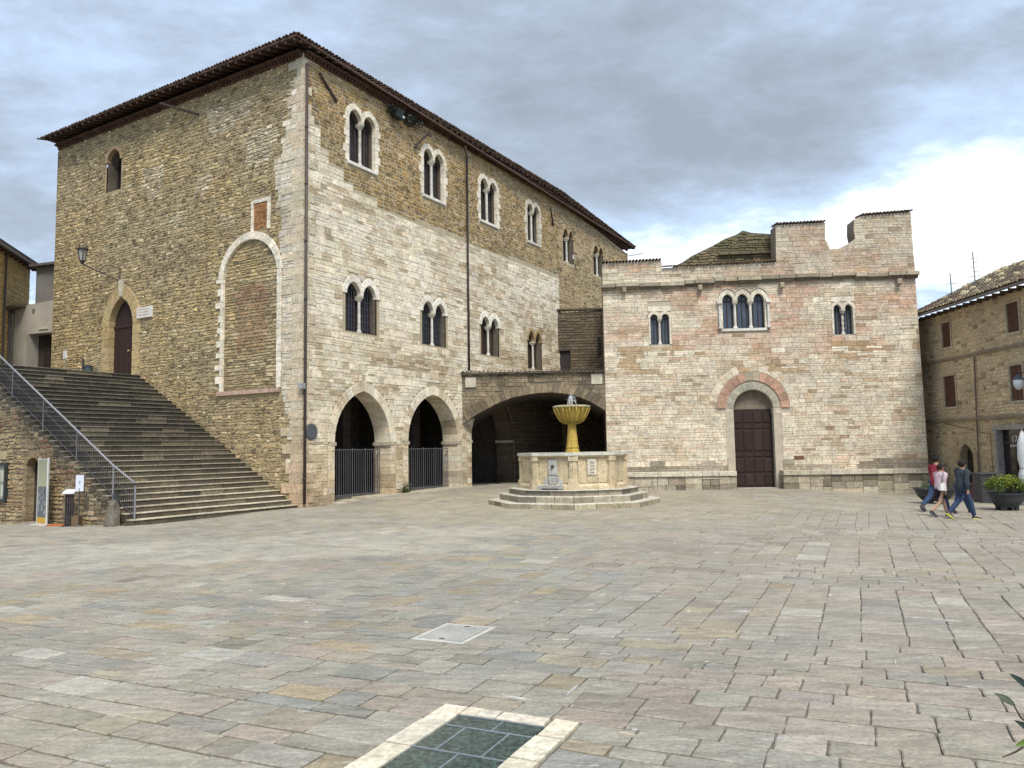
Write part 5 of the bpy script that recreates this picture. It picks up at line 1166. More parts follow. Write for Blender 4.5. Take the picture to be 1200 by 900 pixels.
f2 = lambda x, y, z: (q2.x+x, q2.y-y, q2.z+z)
m = MB(); m.tube([f2(0, 0, 0), f2(0, 0, 1.25)], .018, (.05, .045, .045), 6); m.build('pole', 'iron', t)
m = MB(); m.box(-.13, .13, -.01, .012, 1.15, 1.68, (.66, .68, .76), f2); nb2 = m.build('sheet', 'print', t)
m = MB(); m.add([f2(-.03, .014, 1.38), f2(.03, .014, 1.38), f2(.02, .014, 1.5), f2(-.02, .014, 1.5)], [(0, 1, 2, 3)], (.3, .35, .45)); m.build('emblem', 'print', nb2)
m = MB(); m.lathe([(.14, q2.z), (.14, q2.z+.03), (.02, q2.z+.05)], q2.x, q2.y, (.12, .1, .09), 10); m.build('base', 'iron', t)
q3 = fl(3.8, .45); o = MB(); o.box(q3.x-.2, q3.x+.35, q3.y-.12, q3.y+.12, q3.z, q3.z+.06, (.45, .14, .05)); o = o.build('orange_mat', 'cloth'); tag(o, 'flat orange cover lying on the paving beside the printed board', 'cover')
q4 = fl(2.75, .3); o = MB(); o.box(q4.x-.12, q4.x+.14, q4.y-.1, q4.y+.1, q4.z, q4.z+.34, (.16, .10, .055)); o = o.build('wooden_box', 'wood'); tag(o, 'small brown box on the ground between lectern and notice pole', 'box')
t = thing('display_case', 'dark framed glazed notice case on the stair flank wall at the left edge', 'notice case', FLf(8.4, .6, .05))
m = MB(); m.box(7.86, 9.0, .0, .05, .6, 1.97, (.25, .27, .2), fF); m.build('backboard', 'print', t)
for a in ((7.82, 7.92, .55, 2.0), (8.94, 9.04, .55, 2.0), (7.92, 8.94, .55, .65), (7.92, 8.94, 1.9, 2.0)): m = MB(); m.box(a[0], a[1], -.02, .12, a[2], a[3], (.03, .035, .035), fF); m.build('frame_bar', 'iron', t)
for k in range(6): m = MB(); x0 = 7.98+(k % 3)*.3; z0 = .75+(k//3)*.55; m.box(x0, x0+.24, .05, .056, z0, z0+.42, R.choice([(.35, .42, .33), (.5, .5, .4), (.25, .32, .36)]), fF); m.build('sheet', 'print', t)

# ================================================================== PLANTERS
def planter(x, y, label, r=.54, fol='bush', sc=1.0):
    z = g(x, y); t = thing('planter', label, 'planter', (x, y, z), 'dark bowl planters near the house')
    m = MB(); m.lathe([(r*.55, z+.1), (r*.62, z+.12), (r*.86, z+.3), (r*.98, z+.52), (r*1.04, z+.53), (r*1.04, z+.58), (r*.95, z+.58), (r*.9, z+.5), (.05, z+.5)], x, y, (.035, .037, .043), 20); m.build('bowl', 'iron', t, smooth=False)
    for k in range(4): an = k*math.pi/2+.7; m = MB(); m.lathe([(.08, z), (.09, z+.14)], x+r*.5*math.cos(an), y+r*.5*math.sin(an), (.03, .03, .035), 8); m.build('foot', 'iron', t)
    lb2 = MB(); cl = [((lambda a, r: (r*math.cos(a), r*math.sin(a), .55+(.55 if fol == 'bush' else .15)*math.sqrt(max(0, 1-(r/.6)**2))*R.uniform(.45, 1)))(R.uniform(0, 6.28), .56*math.sqrt(R.random()))) for _ in range(60)]
    for k in range(4200 if fol == 'bush' else 500):
        c = R.choice(cl); s_ = .11
        if fol != 'bush': c = (c[0]*.9, c[1]*.9, .6)
        dx, dy, dz = R.gauss(0, s_*.6), R.gauss(0, s_*.6), R.gauss(0, s_*.6); p = Vector((x+(c[0]+dx)*sc, y+(c[1]+dy)*sc, z+.05+c[2]+dz))
        if (Vector((c[0]+dx, c[1]+dy)).length > .68): continue
        d1 = Vector((R.gauss(0, 1), R.gauss(0, 1), R.gauss(.4, 1))).normalized(); d2 = d1.cross(Vector((R.gauss(0, 1), R.gauss(0, 1), R.gauss(0, 1)))).normalized(); l = R.uniform(.04, .075)
        yel = (c[2] > .84 and R.random() < .6); cc = vary((.22, .25, .015) if yel else (.075, .125, .02), .3, .1)
        if fol != 'bush': cc = vary((.06, .10, .03), .3)
        lb2.add([p, p+d1*l*.5+d2*l*.28, p+d1*l, p+d1*l*.5-d2*l*.28], [(0, 1, 2, 3)], cc)
    o = lb2.build('foliage', 'leaf', t); o['kind'] = 'stuff'
    m = MB()
    for k in range(9): an = R.uniform(0, 6.28); rr = R.uniform(.1, .4)*sc; m.tube([(x, y, z+.5), (x+rr*math.cos(an), y+rr*math.sin(an), z+.95)], [.015, .006], (.12, .08, .05), 5)
    m.build('stems', 'wood', t)
planter(16.55, 26.2, 'dark bowl planter with a yellow-green bush at the right edge of the square')
planter(16.2, 30.0, 'dark bowl planter with low plants at the church corner behind the walkers', r=.72, fol='low')
# brown bench-like tub behind the walkers
t = thing('brown_tub', 'low dark red-brown tub on the ground beneath the arched door of the house', 'tub', (19.4, 33.6, -.3))
zb_ = g(19.6, 33.6); m = MB(); m.box(19.2, 20.5, 33.3, 33.9, zb_, zb_+.62, (.09, .04, .035)); m.build('box', 'wood', t); m = MB(); m.box(19.15, 20.55, 33.25, 33.95, zb_+.62, zb_+.68, (.11, .05, .04)); m.build('rim', 'wood', t)
t = thing('dark_cabinet', 'grey-black square cabinet beside the brown tub in front of the house', 'cabinet', (19.0, 31.6, -.3))
zb_ = g(19.0, 31.5); m = MB(); m.box(18.8, 19.5, 31.3, 31.9, zb_, zb_+1.15, (.05, .05, .055)); m.build('casing', 'iron', t); m = MB(); m.box(18.75, 19.55, 31.25, 31.95, zb_+1.15, zb_+1.2, (.08, .08, .08)); m.build('top', 'iron', t)
# weed at the arcade pier
t = thing('weed_tuft', 'dark green weed growing at the foot of the pier between the palace arches', 'plant', PF(6.5, .25, .15)); lb2 = MB()
for k in range(160):
    p = Vector(PF(6.35+R.gauss(0, .16), .24+abs(R.gauss(0, .16)), .1+abs(R.gauss(0, .1)))); d1 = Vector((R.gauss(0, 1), R.gauss(0, 1), 1)).normalized(); d2 = d1.cross(Vector((R.gauss(0, 1), R.gauss(0, 1), .1))).normalized(); l = .11
    lb2.add([p, p+d1*l*.5+d2*l*.25, p+d1*l, p+d1*l*.5-d2*l*.25], [(0, 1, 2, 3)], vary((.05, .07, .025), .3))
o = lb2.build('foliage', 'leaf', t); o['kind'] = 'stuff'

# ================================================================== OLEANDER IN THE NEAR RIGHT CORNER
ol = thing('oleander', 'oleander shrub with long narrow leaves reaching in at the bottom right corner', 'shrub', (2.35, 2.35, 0))
tips = []
def leaf(base, tip, wid, c):
    base, tip = Vector(base), Vector(tip); d = tip-base; l = d.length; side = d.cross(Vector((.25, -1, .35))).normalized(); nn_ = side.cross(d).normalized(); V = []; m = MB()
    prof = [(0, .08), (.15, .6), (.4, 1), (.65, .85), (.88, .4), (1, .03)]
    for q_, w_ in prof:
        c_ = base+d*q_-Vector((0, 0, 1))*l*.10*q_*q_; V += [c_-side*wid*w_+nn_*wid*.35*w_, c_, c_+side*wid*w_+nn_*wid*.35*w_]
    F_ = []
    for i in range(len(prof)-1): F_ += [(3*i, 3*i+1, 3*i+4, 3*i+3), (3*i+1, 3*i+2, 3*i+5, 3*i+4)]
    m.add(V, F_, c); return m.build('leaf', 'leaf', ol, smooth=True)
G1, G2c, G3 = (.045, .06, .03), (.02, .035, .025), (.13, .2, .03)
LV = [((1.49, 2.3, 1.475), (1.425, 2.3, 1.537), G2c), ((1.438, 2.3, 1.436), (1.39, 2.32, 1.474), G1), ((1.50, 2.3, 1.35), (1.43, 2.3, 1.406), G2c), ((1.478, 2.26, 1.36), (1.41, 2.27, 1.345), G3), ((1.50, 2.3, 1.31), (1.447, 2.28, 1.318), G1)]
for b_, t_, c in LV: leaf(b_, t_, .011, c)
m = MB(); m.tube([(1.39, 2.3, 1.295), (1.43, 2.3, 1.31), (1.47, 2.3, 1.335), (1.55, 2.3, 1.345), (1.8, 2.32, 1.15), (2.2, 2.35, .45)], [.002, .003, .004, .006, .01, .02], (.10, .075, .05), 6)
m.tube([(1.432, 2.3, 1.44), (1.45, 2.3, 1.405), (1.49, 2.3, 1.37), (1.6, 2.3, 1.3)], [.002, .003, .003, .004], (.08, .05, .035), 6); m.tube([(1.485, 2.3, 1.485), (1.6, 2.3, 1.40), (1.75, 2.3, 1.2), (2.2, 2.35, .4)], [.003, .005, .008, .02], (.1, .07, .05), 6); m.build('stem', 'wood', ol)
for k in range(90):
    q_ = Vector((R.uniform(1.66, 2.6), R.uniform(2.1, 2.7), R.uniform(.7, 1.7)))
    if q_.x < q_.y*.76: continue
    leaf(q_, q_+Vector((R.gauss(0, .06), R.gauss(0, .06), R.uniform(.0, .09))), .011, vary(G1, .3))
m = MB(); m.lathe([(.2, 0), (.24, .02), (.3, .4), (.32, .4), (.32, .45), (.28, .45), (.05, .42)], 2.35, 2.35, (.30, .13, .07), 18); m.build('pot', 'tile', ol)
# ================================================================== THE PAVED SQUARE
gd = MB(); xs = [-600, -200, -80]+[-40+i*2.0 for i in range(41)]+[80, 200, 600]; ys = [-300, -100, -30, -10]+[i*2.0 for i in range(-2, 31)]+[90, 200, 500, 1200]
for y in ys:
    for x in xs:
        inside = -40 <= x <= 40 and -4 <= y <= 60
        gd.V.append((x, y, (g(x, y) if inside else -.1)-.022))
nx_ = len(xs)
for j in range(len(ys)-1):
    for i in range(nx_-1): gd.F.append((j*nx_+i, j*nx_+i+1, (j+1)*nx_+i+1, (j+1)*nx_+i)); gd.C.append((.15, .14, .12))
o = gd.build('ground', 'bed', loc=(0, 0, 0)); o['kind'] = 'structure'
pv = bpy.data.objects.new('piazza_paving', None); COL.objects.link(pv); pv['kind'] = 'structure'; WL[pv] = Vector((0, 0, 0))
AX = Vector((.413, .911)); BX = Vector((.911, -.413))
def ab(x, y): return (x*AX.x+y*AX.y, x*BX.x+y*BX.y)
HOLE = [(4.42, 6.06, -3.44, -2.18), (7.93, 8.83, -4.98, -4.26)]
def pav_col(x, y):
    m = nz(x, y, .16, 5); n = nz(x, y, .5, 15); d = math.hypot(x, y)
    c = mixc((.305, .288, .250), (.275, .267, .242), .5+m*1.2)
    r = R.random()
    if r < .10: c = mixc(c, (.31, .26, .175), R.uniform(.2, .8))
    elif r < .34: c = mixc(c, (.305, .26, .228), R.uniform(.2, .7))
    elif r < .46: c = mixc(c, (.225, .23, .225), R.uniform(.2, .8))
    elif r < .49: c = mixc(c, (.42, .41, .38), R.uniform(.2, .7))
    elif r < .54: c = mixc(c, (.19, .17, .145), R.uniform(.3, .7))
    if x > 2 and 5 < y < 26: c = mixc(c, (.31, .268, .235), .3)
    df = math.hypot(x-FX, y-FY)
    if df < 8 and y > 22: c = mixc(c, (.35, .30, .20), .35)
    if y > 20: c = mixc(c, (.33, .31, .265), .3)
    # worn lighter strip of small stone crossing in front of the stairs
    if abs((y-17.5)-(x+10)*.25) < 2.6 and x < 0: c = mixc(c, (.39, .375, .335), .55)
    return vary(c, .10, .025)
slabs = []
def slab(a0, a1, b0, b1, gap, bev=.008):
    P = []
    j = gap*.26; ja = gap*.62
    for (a, b_) in ((a0+ja, b0+j), (a0+ja, b1-j), (a1-ja, b1-j), (a1-ja, b0+j)):
        a += R.uniform(-.009, .009); b_ += R.uniform(-.006, .006); wa_ = .035*noise.noise(Vector((a*.5, b_*.35, 1))); 
        P.append(AX*(a+wa_)+BX*(b_+.035*noise.noise(Vector((a*.35, b_*.5, 9)))))
    c = sum(P, Vector((0, 0)))/4
    if c.y < 1.6 or c.y > 49: return
    px = c.x/max(c.y, .5)
    if abs(px) > 1.0: return
    # not inside buildings
    if (c.y > 41.5 and c.x > 5) : return
    rel = Vector((c.x+8.44, c.y-30.8)); u = rel.x*.515+rel.y*.857; w_ = rel.x*.857-rel.y*.515
    if w_ < -.9 and u > .2: return
    s_ = -rel.x*.857+rel.y*.515; t_ = -rel.x*.515-rel.y*.857
    if s_ > .4 and -.2 < t_ < 6.8: return
    if s_ > 0 and t_ <= -.2: return
    if (c-Vector((FX, FY))).length < 2.6: return
    if c.x > 21.6: return
    if c.length < 16:
        Q_ = []
        for i_ in range(4):
            p0, p1 = P[i_], P[(i_+1) % 4]; e_ = (p1-p0); nn_ = Vector((-e_.y, e_.x)).normalized(); Q_ += [p0+(c-p0).normalized()*R.uniform(0, .012), p0+e_*R.uniform(.3, .45)+nn_*R.uniform(-.006, .006), p0+e_*R.uniform(.6, .75)+nn_*R.uniform(-.006, .006)]
        P = Q_
    dz = R.uniform(-.004, .004); tx, ty = R.uniform(-.006, .006), R.uniform(-.006, .006)
    n = len(P); V = []
    for ring, zz_ in ((0, -.04), (0, -bev), (1, 0)):
        for p in P:
            q_ = p.copy()
            if ring: d = c-q_; l = d.length; q_ = q_+d/l*min(bev*1.6, l*.3)
            V.append((q_.x, q_.y, g(q_.x, q_.y)+zz_+dz+tx*(q_.x-c.x)+ty*(q_.y-c.y)))
    Fc = [tuple(range(2*n, 3*n))]+[(r*n+i, r*n+(i+1) % n, (r+1)*n+(i+1) % n, (r+1)*n+i) for r in (0, 1) for i in range(n)]
    Fc = [tuple(reversed(f)) for f in Fc] if (P[n//2]-P[0]).cross(P[3*n//4]-P[n//2]) < 0 else Fc
    cc = Vector((c.x, c.y, g(c.x, c.y))); slabs.append((V, Fc, pav_col(c.x, c.y), cc, score(cc, (0, 0, 1), (a1-a0)*(b1-b0))))
def cut(a0, a1, iv):
    out = iv
    for (h0, h1, k0, k1) in HOLE:
        if a1 > h0+.02 and a0 < h1-.02: out = subtr(out, [(k0, k1)])
    return out
A_SW = 9.6; rows_a = []
for e0, e1 in ((-1, 4.42), (4.42, 6.06), (6.06, 7.93), (7.93, 8.83), (8.83, A_SW)):
    n = max(1, round((e1-e0)/.36)); t_ = [0]+[(k+R.uniform(-.22, .22))/n for k in range(1, n)]+[1]; rows_a += [(e0+(e1-e0)*t_[k], e0+(e1-e0)*t_[k+1]) for k in range(n)]
for a, a2 in rows_a:
    w_ = a2-a
    for i0, i1 in cut(a, a2, [(-16, 13)]):
        b_ = i0
        while b_ < i1-.02:
            l = R.choice((R.uniform(.28, .5), R.uniform(.45, .8), R.uniform(.35, .65)))
            if i1-b_-l < .22: l = i1-b_
            if R.random() < .08 and w_ > .34: m_ = w_*R.uniform(.4, .6); slab(a, a+m_, b_, b_+l, .016); slab(a+m_, a2, b_, b_+l, .016)
            else: slab(a, a2, b_, b_+l, R.uniform(.014, .026))
            b_ += l
zones = [(9.6, 13.2, 'L'), (13.2, 15.4, 'T'), (15.4, 19.6, 'L'), (19.6, 23.0, 'T'), (23.0, 28.5, 'L'), (28.5, 50, 'T')]
for z0_, z1_, kd in zones:
    if kd == 'L':
        b_ = -52
        while b_ < 18:
            w_ = R.uniform(.34, .58); a = z0_+R.uniform(0, .0)
            while a < z1_-.01:
                l = R.uniform(.3, .75); l = z1_-a if z1_-a-l < .2 else l
                slab(a, a+l, b_+R.uniform(-.006, .006), b_+w_+R.uniform(-.006, .006), R.uniform(.012, .024) if a < 20 else .018); a += l
            b_ += w_
    else:
        a = z0_
        while a < z1_-.01:
            w_ = R.uniform(.28, .46); w_ = z1_-a if z1_-a-w_ < .2 else w_; b_ = -52+R.uniform(0, .5)
            while b_ < 18:
                l = R.uniform(.35, .85) if z0_ < 28 else R.uniform(.4, .9); slab(a, a+w_, b_, b_+l, .02); b_ += l
            a += w_
emit('paving_slab', slabs, 'slab', pv, limit=300, minpx=60)
# pale mortar and marble patches worn into the joints
mb = MB(); nnp = 0
patches = []
for k in range(110):
    x, y = R.uniform(-9, 9), R.uniform(5.2, 22)
    if abs(x/y) > .75: continue
    a_, b2 = ab(x, y)
    if any(h0-.3 < a_ < h1+.3 and k0-.3 < b2 < k1+.3 for h0, h1, k0, k1 in HOLE): continue
    l, w_ = R.uniform(.05, .2), R.uniform(.012, .03)
    d = BX if R.random() < .65 else AX; q_ = Vector((-d.y, d.x)); c = Vector((x, y)); n_ = 9; V = []
    for j in range(n_):
        an = 6.283*j/n_; p = c+d*l*math.cos(an)*R.uniform(.4, 1)+q_*w_*math.sin(an)*R.uniform(.3, 1.2); V.append((p.x, p.y, g(p.x, p.y)+.0075))
    V += [(v[0], v[1], v[2]-.02) for v in V]
    mb.add(V, [tuple(range(n_))]+[(n_+i, n_+(i+1) % n_, (i+1) % n_, i) for i in range(n_)], vary(R.choice([(.46, .45, .42), (.42, .42, .40), (.44, .40, .33)]), .1))
o = mb.build('mortar_patches', 'paving', pv); o['kind'] = 'stuff'
# grass in the joints
mb = MB()
for k in range(420):
    x, y = R.uniform(-7, 8), R.uniform(4, 14); a_, b2 = ab(x, y); p = Vector((x, y, g(x, y)-.012))
    if nz(x, y, .5, 77) < .12 and R.random() < .8: continue
    d1 = Vector((R.gauss(0, 1), R.gauss(0, 1), .8)).normalized(); d2 = Vector((d1.y, -d1.x, 0)).normalized(); l = R.uniform(.008, .02); mb.add([p-d2*.003, p+d2*.003, p+d1*l], [(0, 1, 2)], vary((.10, .13, .04), .3))
o = mb.build('joint_grass', 'leaf', pv); o['kind'] = 'stuff'
# glass floor panels in a pale stone frame
def PV(a, b_, z): p = AX*a+BX*b_; return (p.x, p.y, g(p.x, p.y)+z)
def pbox(m, a0, a1, b0, b1, z0, z1, c, jit=0, top=None):
    Pq = [(a0, b0), (a0, b1), (a1, b1), (a1, b0)]; Pq = [(x+R.uniform(-jit, jit), y+R.uniform(-jit, jit)) for x, y in Pq][::-1]
    return m.hexa([PV(x, y, z0) for x, y in Pq], [PV(x, y, z1) for x, y in Pq], c)
fr = thing('floor_window', 'glazed floor panels over a dark shaft, framed with pale stone, nearest the viewer', 'floor window', (*(AX*5.2+BX*-2.8), 0))
ga0, ga1, gb0, gb1 = 4.66, 5.86, -3.20, -2.42
fc = (.60, .57, .49)
for (x0, x1, y0, y1) in ((4.44, 5.10, -3.43, gb0), (5.11, 5.66, -3.43, gb0), (5.67, 6.05, -3.43, -3.06), (gb0, 0, 0, 0), (5.87, 6.05, -3.05, -2.88), (5.87, 6.05, -2.87, -2.44), (5.66, 6.05, -2.41, -2.19), (5.2, 5.65, gb1, -2.19), (4.44, 5.19, gb1, -2.19), (4.44, ga0-.01, gb0+.01, -2.85), (4.44, ga0-.01, -2.84, gb1-.01)):
    if x0 < 0: continue
    if x0 > 5.66 and y1 == -3.06: x0 = 5.67; y1 = gb0
    m = MB(); pbox(m, x0+.005, x1-.005, y0+.004, y1-.004, -.09, .003, vary(fc, .08), .010); m.build('frame_stone', 'marble', fr)
p0 = AX*5.95+BX*-3.12
m = MB(); pbox(m, 5.87, 6.05, -3.19, -3.055, -.09, .002, vary(fc, .05), .004); m.build('frame_stone', 'marble', fr)
m = MB(); pbox(m, ga0, ga1, gb0, gb1, -.06, -.045, (.02, .02, .02)); m.build('shaft_cover', 'iron', fr)
rows = [ga0, 5.13, 5.62, ga1]
for i in range(3):
    bs = [gb0, gb0+.2, gb1-.2, gb1] if i == 1 else ([gb0, gb0+.42, gb1] if i == 2 else [gb0, gb0+.40, gb1])
    for j in range(len(bs)-1):
        m = MB(); pbox(m, rows[i]+.008, rows[i+1]-.008, bs[j]+.008, bs[j+1]-.008, -.04, -.008, (.02, .03, .03)); m.build('glass_panel', 'floorglass', fr)
    for b2 in bs[1:-1]: m = MB(); pbox(m, rows[i]+.006, rows[i+1]-.006, b2-.007, b2+.007, -.04, -.004, (.20, .22, .23)); m.build('glazing_bar', 'iron', fr)
for r_ in rows: m = MB(); pbox(m, r_-.008, r_+.008, gb0, gb1, -.04, -.002, (.20, .22, .23)); m.build('glazing_bar', 'iron', fr)
mh = thing('manhole_cover', 'square grey stone manhole cover with a thin pale border in the paving', 'manhole cover', (*(AX*8.4+BX*-4.6), 0))
m = MB(); pbox(m, 8.03, 8.76, -4.90, -4.34, -.05, .002, (.36, .35, .31)); m.build('lid', 'paving', mh)
for q_ in ((7.94, 8.02, -4.97, -4.27), (8.77, 8.82, -4.97, -4.27), (8.025, 8.765, -4.97, -4.91), (8.025, 8.765, -4.33, -4.27)): m = MB(); pbox(m, *q_, -.05, -.001, (.50, .48, .42)); m.build('border', 'paving', mh)
for q_ in ((8.05, 8.09, -4.65, -4.58), (8.70, 8.74, -4.66, -4.58)): m = MB(); pbox(m, *q_, .002, .004, (.06, .055, .05)); m.build('lifting_slot', 'iron', mh)
# kerb slab edge along the arcade
pk = []; x = 1.7
while x < 11.2:
    l = R.uniform(.6, 1.1); z = g(*PF(x, 0, .3)[:2]); m = MB(); m.hexa([PF(x+.01, z-.05, -.6), PF(x+l-.01, z-.05, -.6), PF(x+l-.01, z-.05, .34), PF(x+.01, z-.05, .34)], [PF(x+.01, z+.05, -.6), PF(x+l-.01, z+.05, -.6), PF(x+l-.01, z+.045, .32), PF(x+.01, z+.045, .32)], vary((.46, .43, .36), .1)); m.build('sill_slab', 'stone', pal); x += l

# ================================================================== PEOPLE
def skin_obj(name, J, edges, rad_, mat, col, parent, sub=2, extra=None):
    names = list(J); me = bpy.data.meshes.new('tmp'); me.from_pydata([J[k] for k in names], [(names.index(a), names.index(b)) for a, b in edges], [])
    o = bpy.data.objects.new('tmp', me); COL.objects.link(o); sm = o.modifiers.new('s', 'SKIN'); sm.use_smooth_shade = True
    for i, k in enumerate(names):
        r = rad_[k]; r = (r, r) if isinstance(r, (int, float)) else r
        me.skin_vertices[0].data[i].radius = r; me.skin_vertices[0].data[i].use_root = (i == 0)
    ss = o.modifiers.new('d', 'SUBSURF'); ss.levels = sub; ss.render_levels = sub
    dg = bpy.context.evaluated_depsgraph_get(); e = bpy.data.meshes.new_from_object(o.evaluated_get(dg)); bpy.data.objects.remove(o)
    V = [tuple(v.co) for v in e.vertices]; F_ = [tuple(p.vertices) for p in e.polygons]; C_ = [col]*len(F_)
    if extra:
        k = len(V); V += extra.V; F_ += [tuple(i+k for i in f) for f in extra.F]; C_ += extra.C
    off = WL[parent]; return mesh_obj(name, [(v[0]+off.x, v[1]+off.y, v[2]+off.z) for v in V], F_, C_, mat, parent, loc=off, smooth=True)
def person(x, y, head, Hh, label, top, legs, shoes, hair, stride=.5, phase=1, skirt=None, bare=False, arms=(.25, -.3), bag=None, bun=False, slim=1.0, scarf=None):
    z0 = g(x, y)+.005; root = thing('person', label, 'person', (x, y, z0), 'people walking across the square')
    s = Hh/1.72; ch_, sh_ = math.cos(head), math.sin(head)
    def T(f, r, z): return ((f*ch_+r*sh_)*s, (f*sh_-r*ch_)*s, z*s)   # f forward, r to the right
    sk = (.42, .25, .17)
    L1, L2 = .44, .43
    J = {}; Rr = {}
    def put(k, p, r): J[k] = T(*p); Rr[k] = r*s
    put('pelvis', (0, 0, .95), .12*slim); put('waist', (.01, 0, 1.10), .118*slim); put('chest', (.035, 0, 1.31), .115*slim); put('neck', (.04, 0, 1.475), .052); put('jaw', (.06, 0, 1.545), .066); put('head', (.05, 0, 1.63), .088); put('crown', (.045, 0, 1.685), .06)
    E_ = [('pelvis', 'waist'), ('waist', 'chest'), ('chest', 'neck'), ('neck', 'jaw'), ('jaw', 'head'), ('head', 'crown')]
    for sd_, q_ in (('l', -1), ('r', 1)):
        fwd = stride*(1 if q_*phase > 0 else -1)
        th = .52*fwd+.04; kn = th-(.12 if fwd > 0 else .55)
        hip = (0, .095*q_, .90); knee = (hip[0]+L1*math.sin(th), .10*q_, hip[2]-L1*math.cos(th)); ank = (knee[0]+L2*math.sin(kn), .10*q_, knee[2]-L2*math.cos(kn))
        lift = max(0, ank[2]-.09)
        put('hip'+sd_, hip, .085*slim); put('knee'+sd_, knee, .058); put('calf'+sd_, tuple(knee[i]*.65+ank[i]*.35 for i in range(3)), .055); put('ank'+sd_, ank, .038)
        pit = .75 if fwd < 0 else -.15
        put('toe'+sd_, (ank[0]+.17*math.cos(pit), .12*q_, max(.03, ank[2]-.05-.17*math.sin(pit))), .032)
        E_ += [('pelvis', 'hip'+sd_), ('hip'+sd_, 'knee'+sd_), ('knee'+sd_, 'calf'+sd_), ('calf'+sd_, 'ank'+sd_), ('ank'+sd_, 'toe'+sd_)]
        am = arms[0 if q_ < 0 else 1]; sho = (.03, .185*q_*slim, 1.405); elb = (sho[0]+.28*math.sin(am), .235*q_, sho[2]-.28*math.cos(am)); a2 = am+.45; wr = (elb[0]+.25*math.sin(a2), .22*q_, elb[2]-.25*math.cos(a2)); hd = (wr[0]+.08*math.sin(a2), .22*q_, wr[2]-.08*math.cos(a2))
        put('sho'+sd_, sho, .046); put('elb'+sd_, elb, .038); put('wr'+sd_, wr, .028); put('hand'+sd_, hd, .034)
        E_ += [('chest', 'sho'+sd_), ('sho'+sd_, 'elb'+sd_), ('elb'+sd_, 'wr'+sd_), ('wr'+sd_, 'hand'+sd_)]
    mz = min(J[k][2]-Rr[k]*.9 for k in J if k[:3] in ('toe', 'ank')); J = {k: (v[0], v[1], v[2]-mz) for k, v in J.items()}
    ex = MB()
    for sd_, q_ in (('l', -1), ('r', 1)):      # five fingers curling from each palm
        h = Vector(J['hand'+sd_]); w0 = Vector(J['wr'+sd_]); d = (h-w0).normalized(); f_ = Vector((ch_, sh_, 0)); si = f_-d*f_.dot(d); si.normalize(); nn2 = d.cross(si)*(-q_)
        for i in range(4): b_ = h+si*(.026-.017*i)*s; ln = (.078, .085, .08, .062)[i]*s; ex.tube([b_, b_+d*(ln*.5+.02)+nn2*.006, b_+d*(ln+.01)+nn2*.028], [.010*s, .009*s, .006*s], sk, 6)
        ex.tube([w0+d*.03+si*.02, w0+d*.07+si*.05, w0+d*.105+si*.055+nn2*.015], [.012*s, .011*s, .008*s], sk, 6)
    hd_ = Vector(J['head']); f_ = Vector((ch_, sh_, 0)); rr_ = Vector((sh_, -ch_, 0))
    ex.tube([hd_+f_*.08*s+Vector((0, 0, -.0)), hd_+f_*.112*s+Vector((0, 0, -.035*s))], [.012*s, .017*s], sk, 6)
    for q_ in (-1, 1):
        ex.tube([hd_+rr_*q_*.085*s-Vector((0, 0, .01)), hd_+rr_*q_*.100*s-Vector((0, 0, .01))], [.03*s, .022*s], sk, 8)
        ex.tube([hd_+rr_*q_*.032*s+f_*.082*s, hd_+rr_*q_*.032*s+f_*.092*s], [.012*s, .008*s], (.03, .02, .02), 6)
    ex.tube([hd_+rr_*-.025*s+f_*.082*s-Vector((0, 0, .065*s)), hd_+rr_*.025*s+f_*.082*s-Vector((0, 0, .065*s))], .007*s, (.25, .09, .08), 5)
    skin_obj('body', J, E_, Rr, 'skin', sk, root, 2, ex)
    J2 = {'hem': tuple(Vector(J['pelvis'])-Vector((0, 0, (.24 if bare else .2)*s))), 'waist': J['waist'], 'chest': J['chest'], 'collar': tuple(Vector(J['neck'])-Vector((0, 0, .03*s)))}
    R2 = {'hem': .20*slim*s, 'waist': .165*slim*s, 'chest': .155*slim*s, 'collar': .085*s}; E2 = [('hem', 'waist'), ('waist', 'chest'), ('chest', 'back'), ('back', 'collar')]; J2['back'] = T(.02, 0, 1.42); J2['back'] = (J2['back'][0], J2['back'][1], J['chest'][2]+.105*s); R2['back'] = .128*slim*s; R2['collar'] = .082*s
    sl = MB()      # sleeves, rounded over the shoulder and set into the body of the garment
    for sd_ in 'lr':
        a0, a1, a2, a3 = (Vector(J[k_+sd_]) for k_ in ('sho', 'elb', 'wr', 'hand')); cc_ = Vector(J2['back']); inn = a0.lerp(cc_, .55)+Vector((0, 0, .0))
        sl.tube([inn, a0.lerp(cc_, .25)+Vector((0, 0, .012)), a0+Vector((0, 0, .005)), a0.lerp(a1, .3), a0.lerp(a1, .65), a1, a1.lerp(a2, .5), a2], [.06*s, .082*s, .084*s, .078*s, .068*s, .062*s, .055*s, .048*s], top, 12)
    J2['yoke_l'] = tuple(Vector(J['shol'])*.75+Vector(J2['back'])*.25); J2['yoke_r'] = tuple(Vector(J['shor'])*.75+Vector(J2['back'])*.25); R2['yoke_l'] = R2['yoke_r'] = .078*s; E2 += [('back', 'yoke_l'), ('back', 'yoke_r')]
    skin_obj('jacket', J2, E2, R2, 'cloth', top, root, 2, sl)
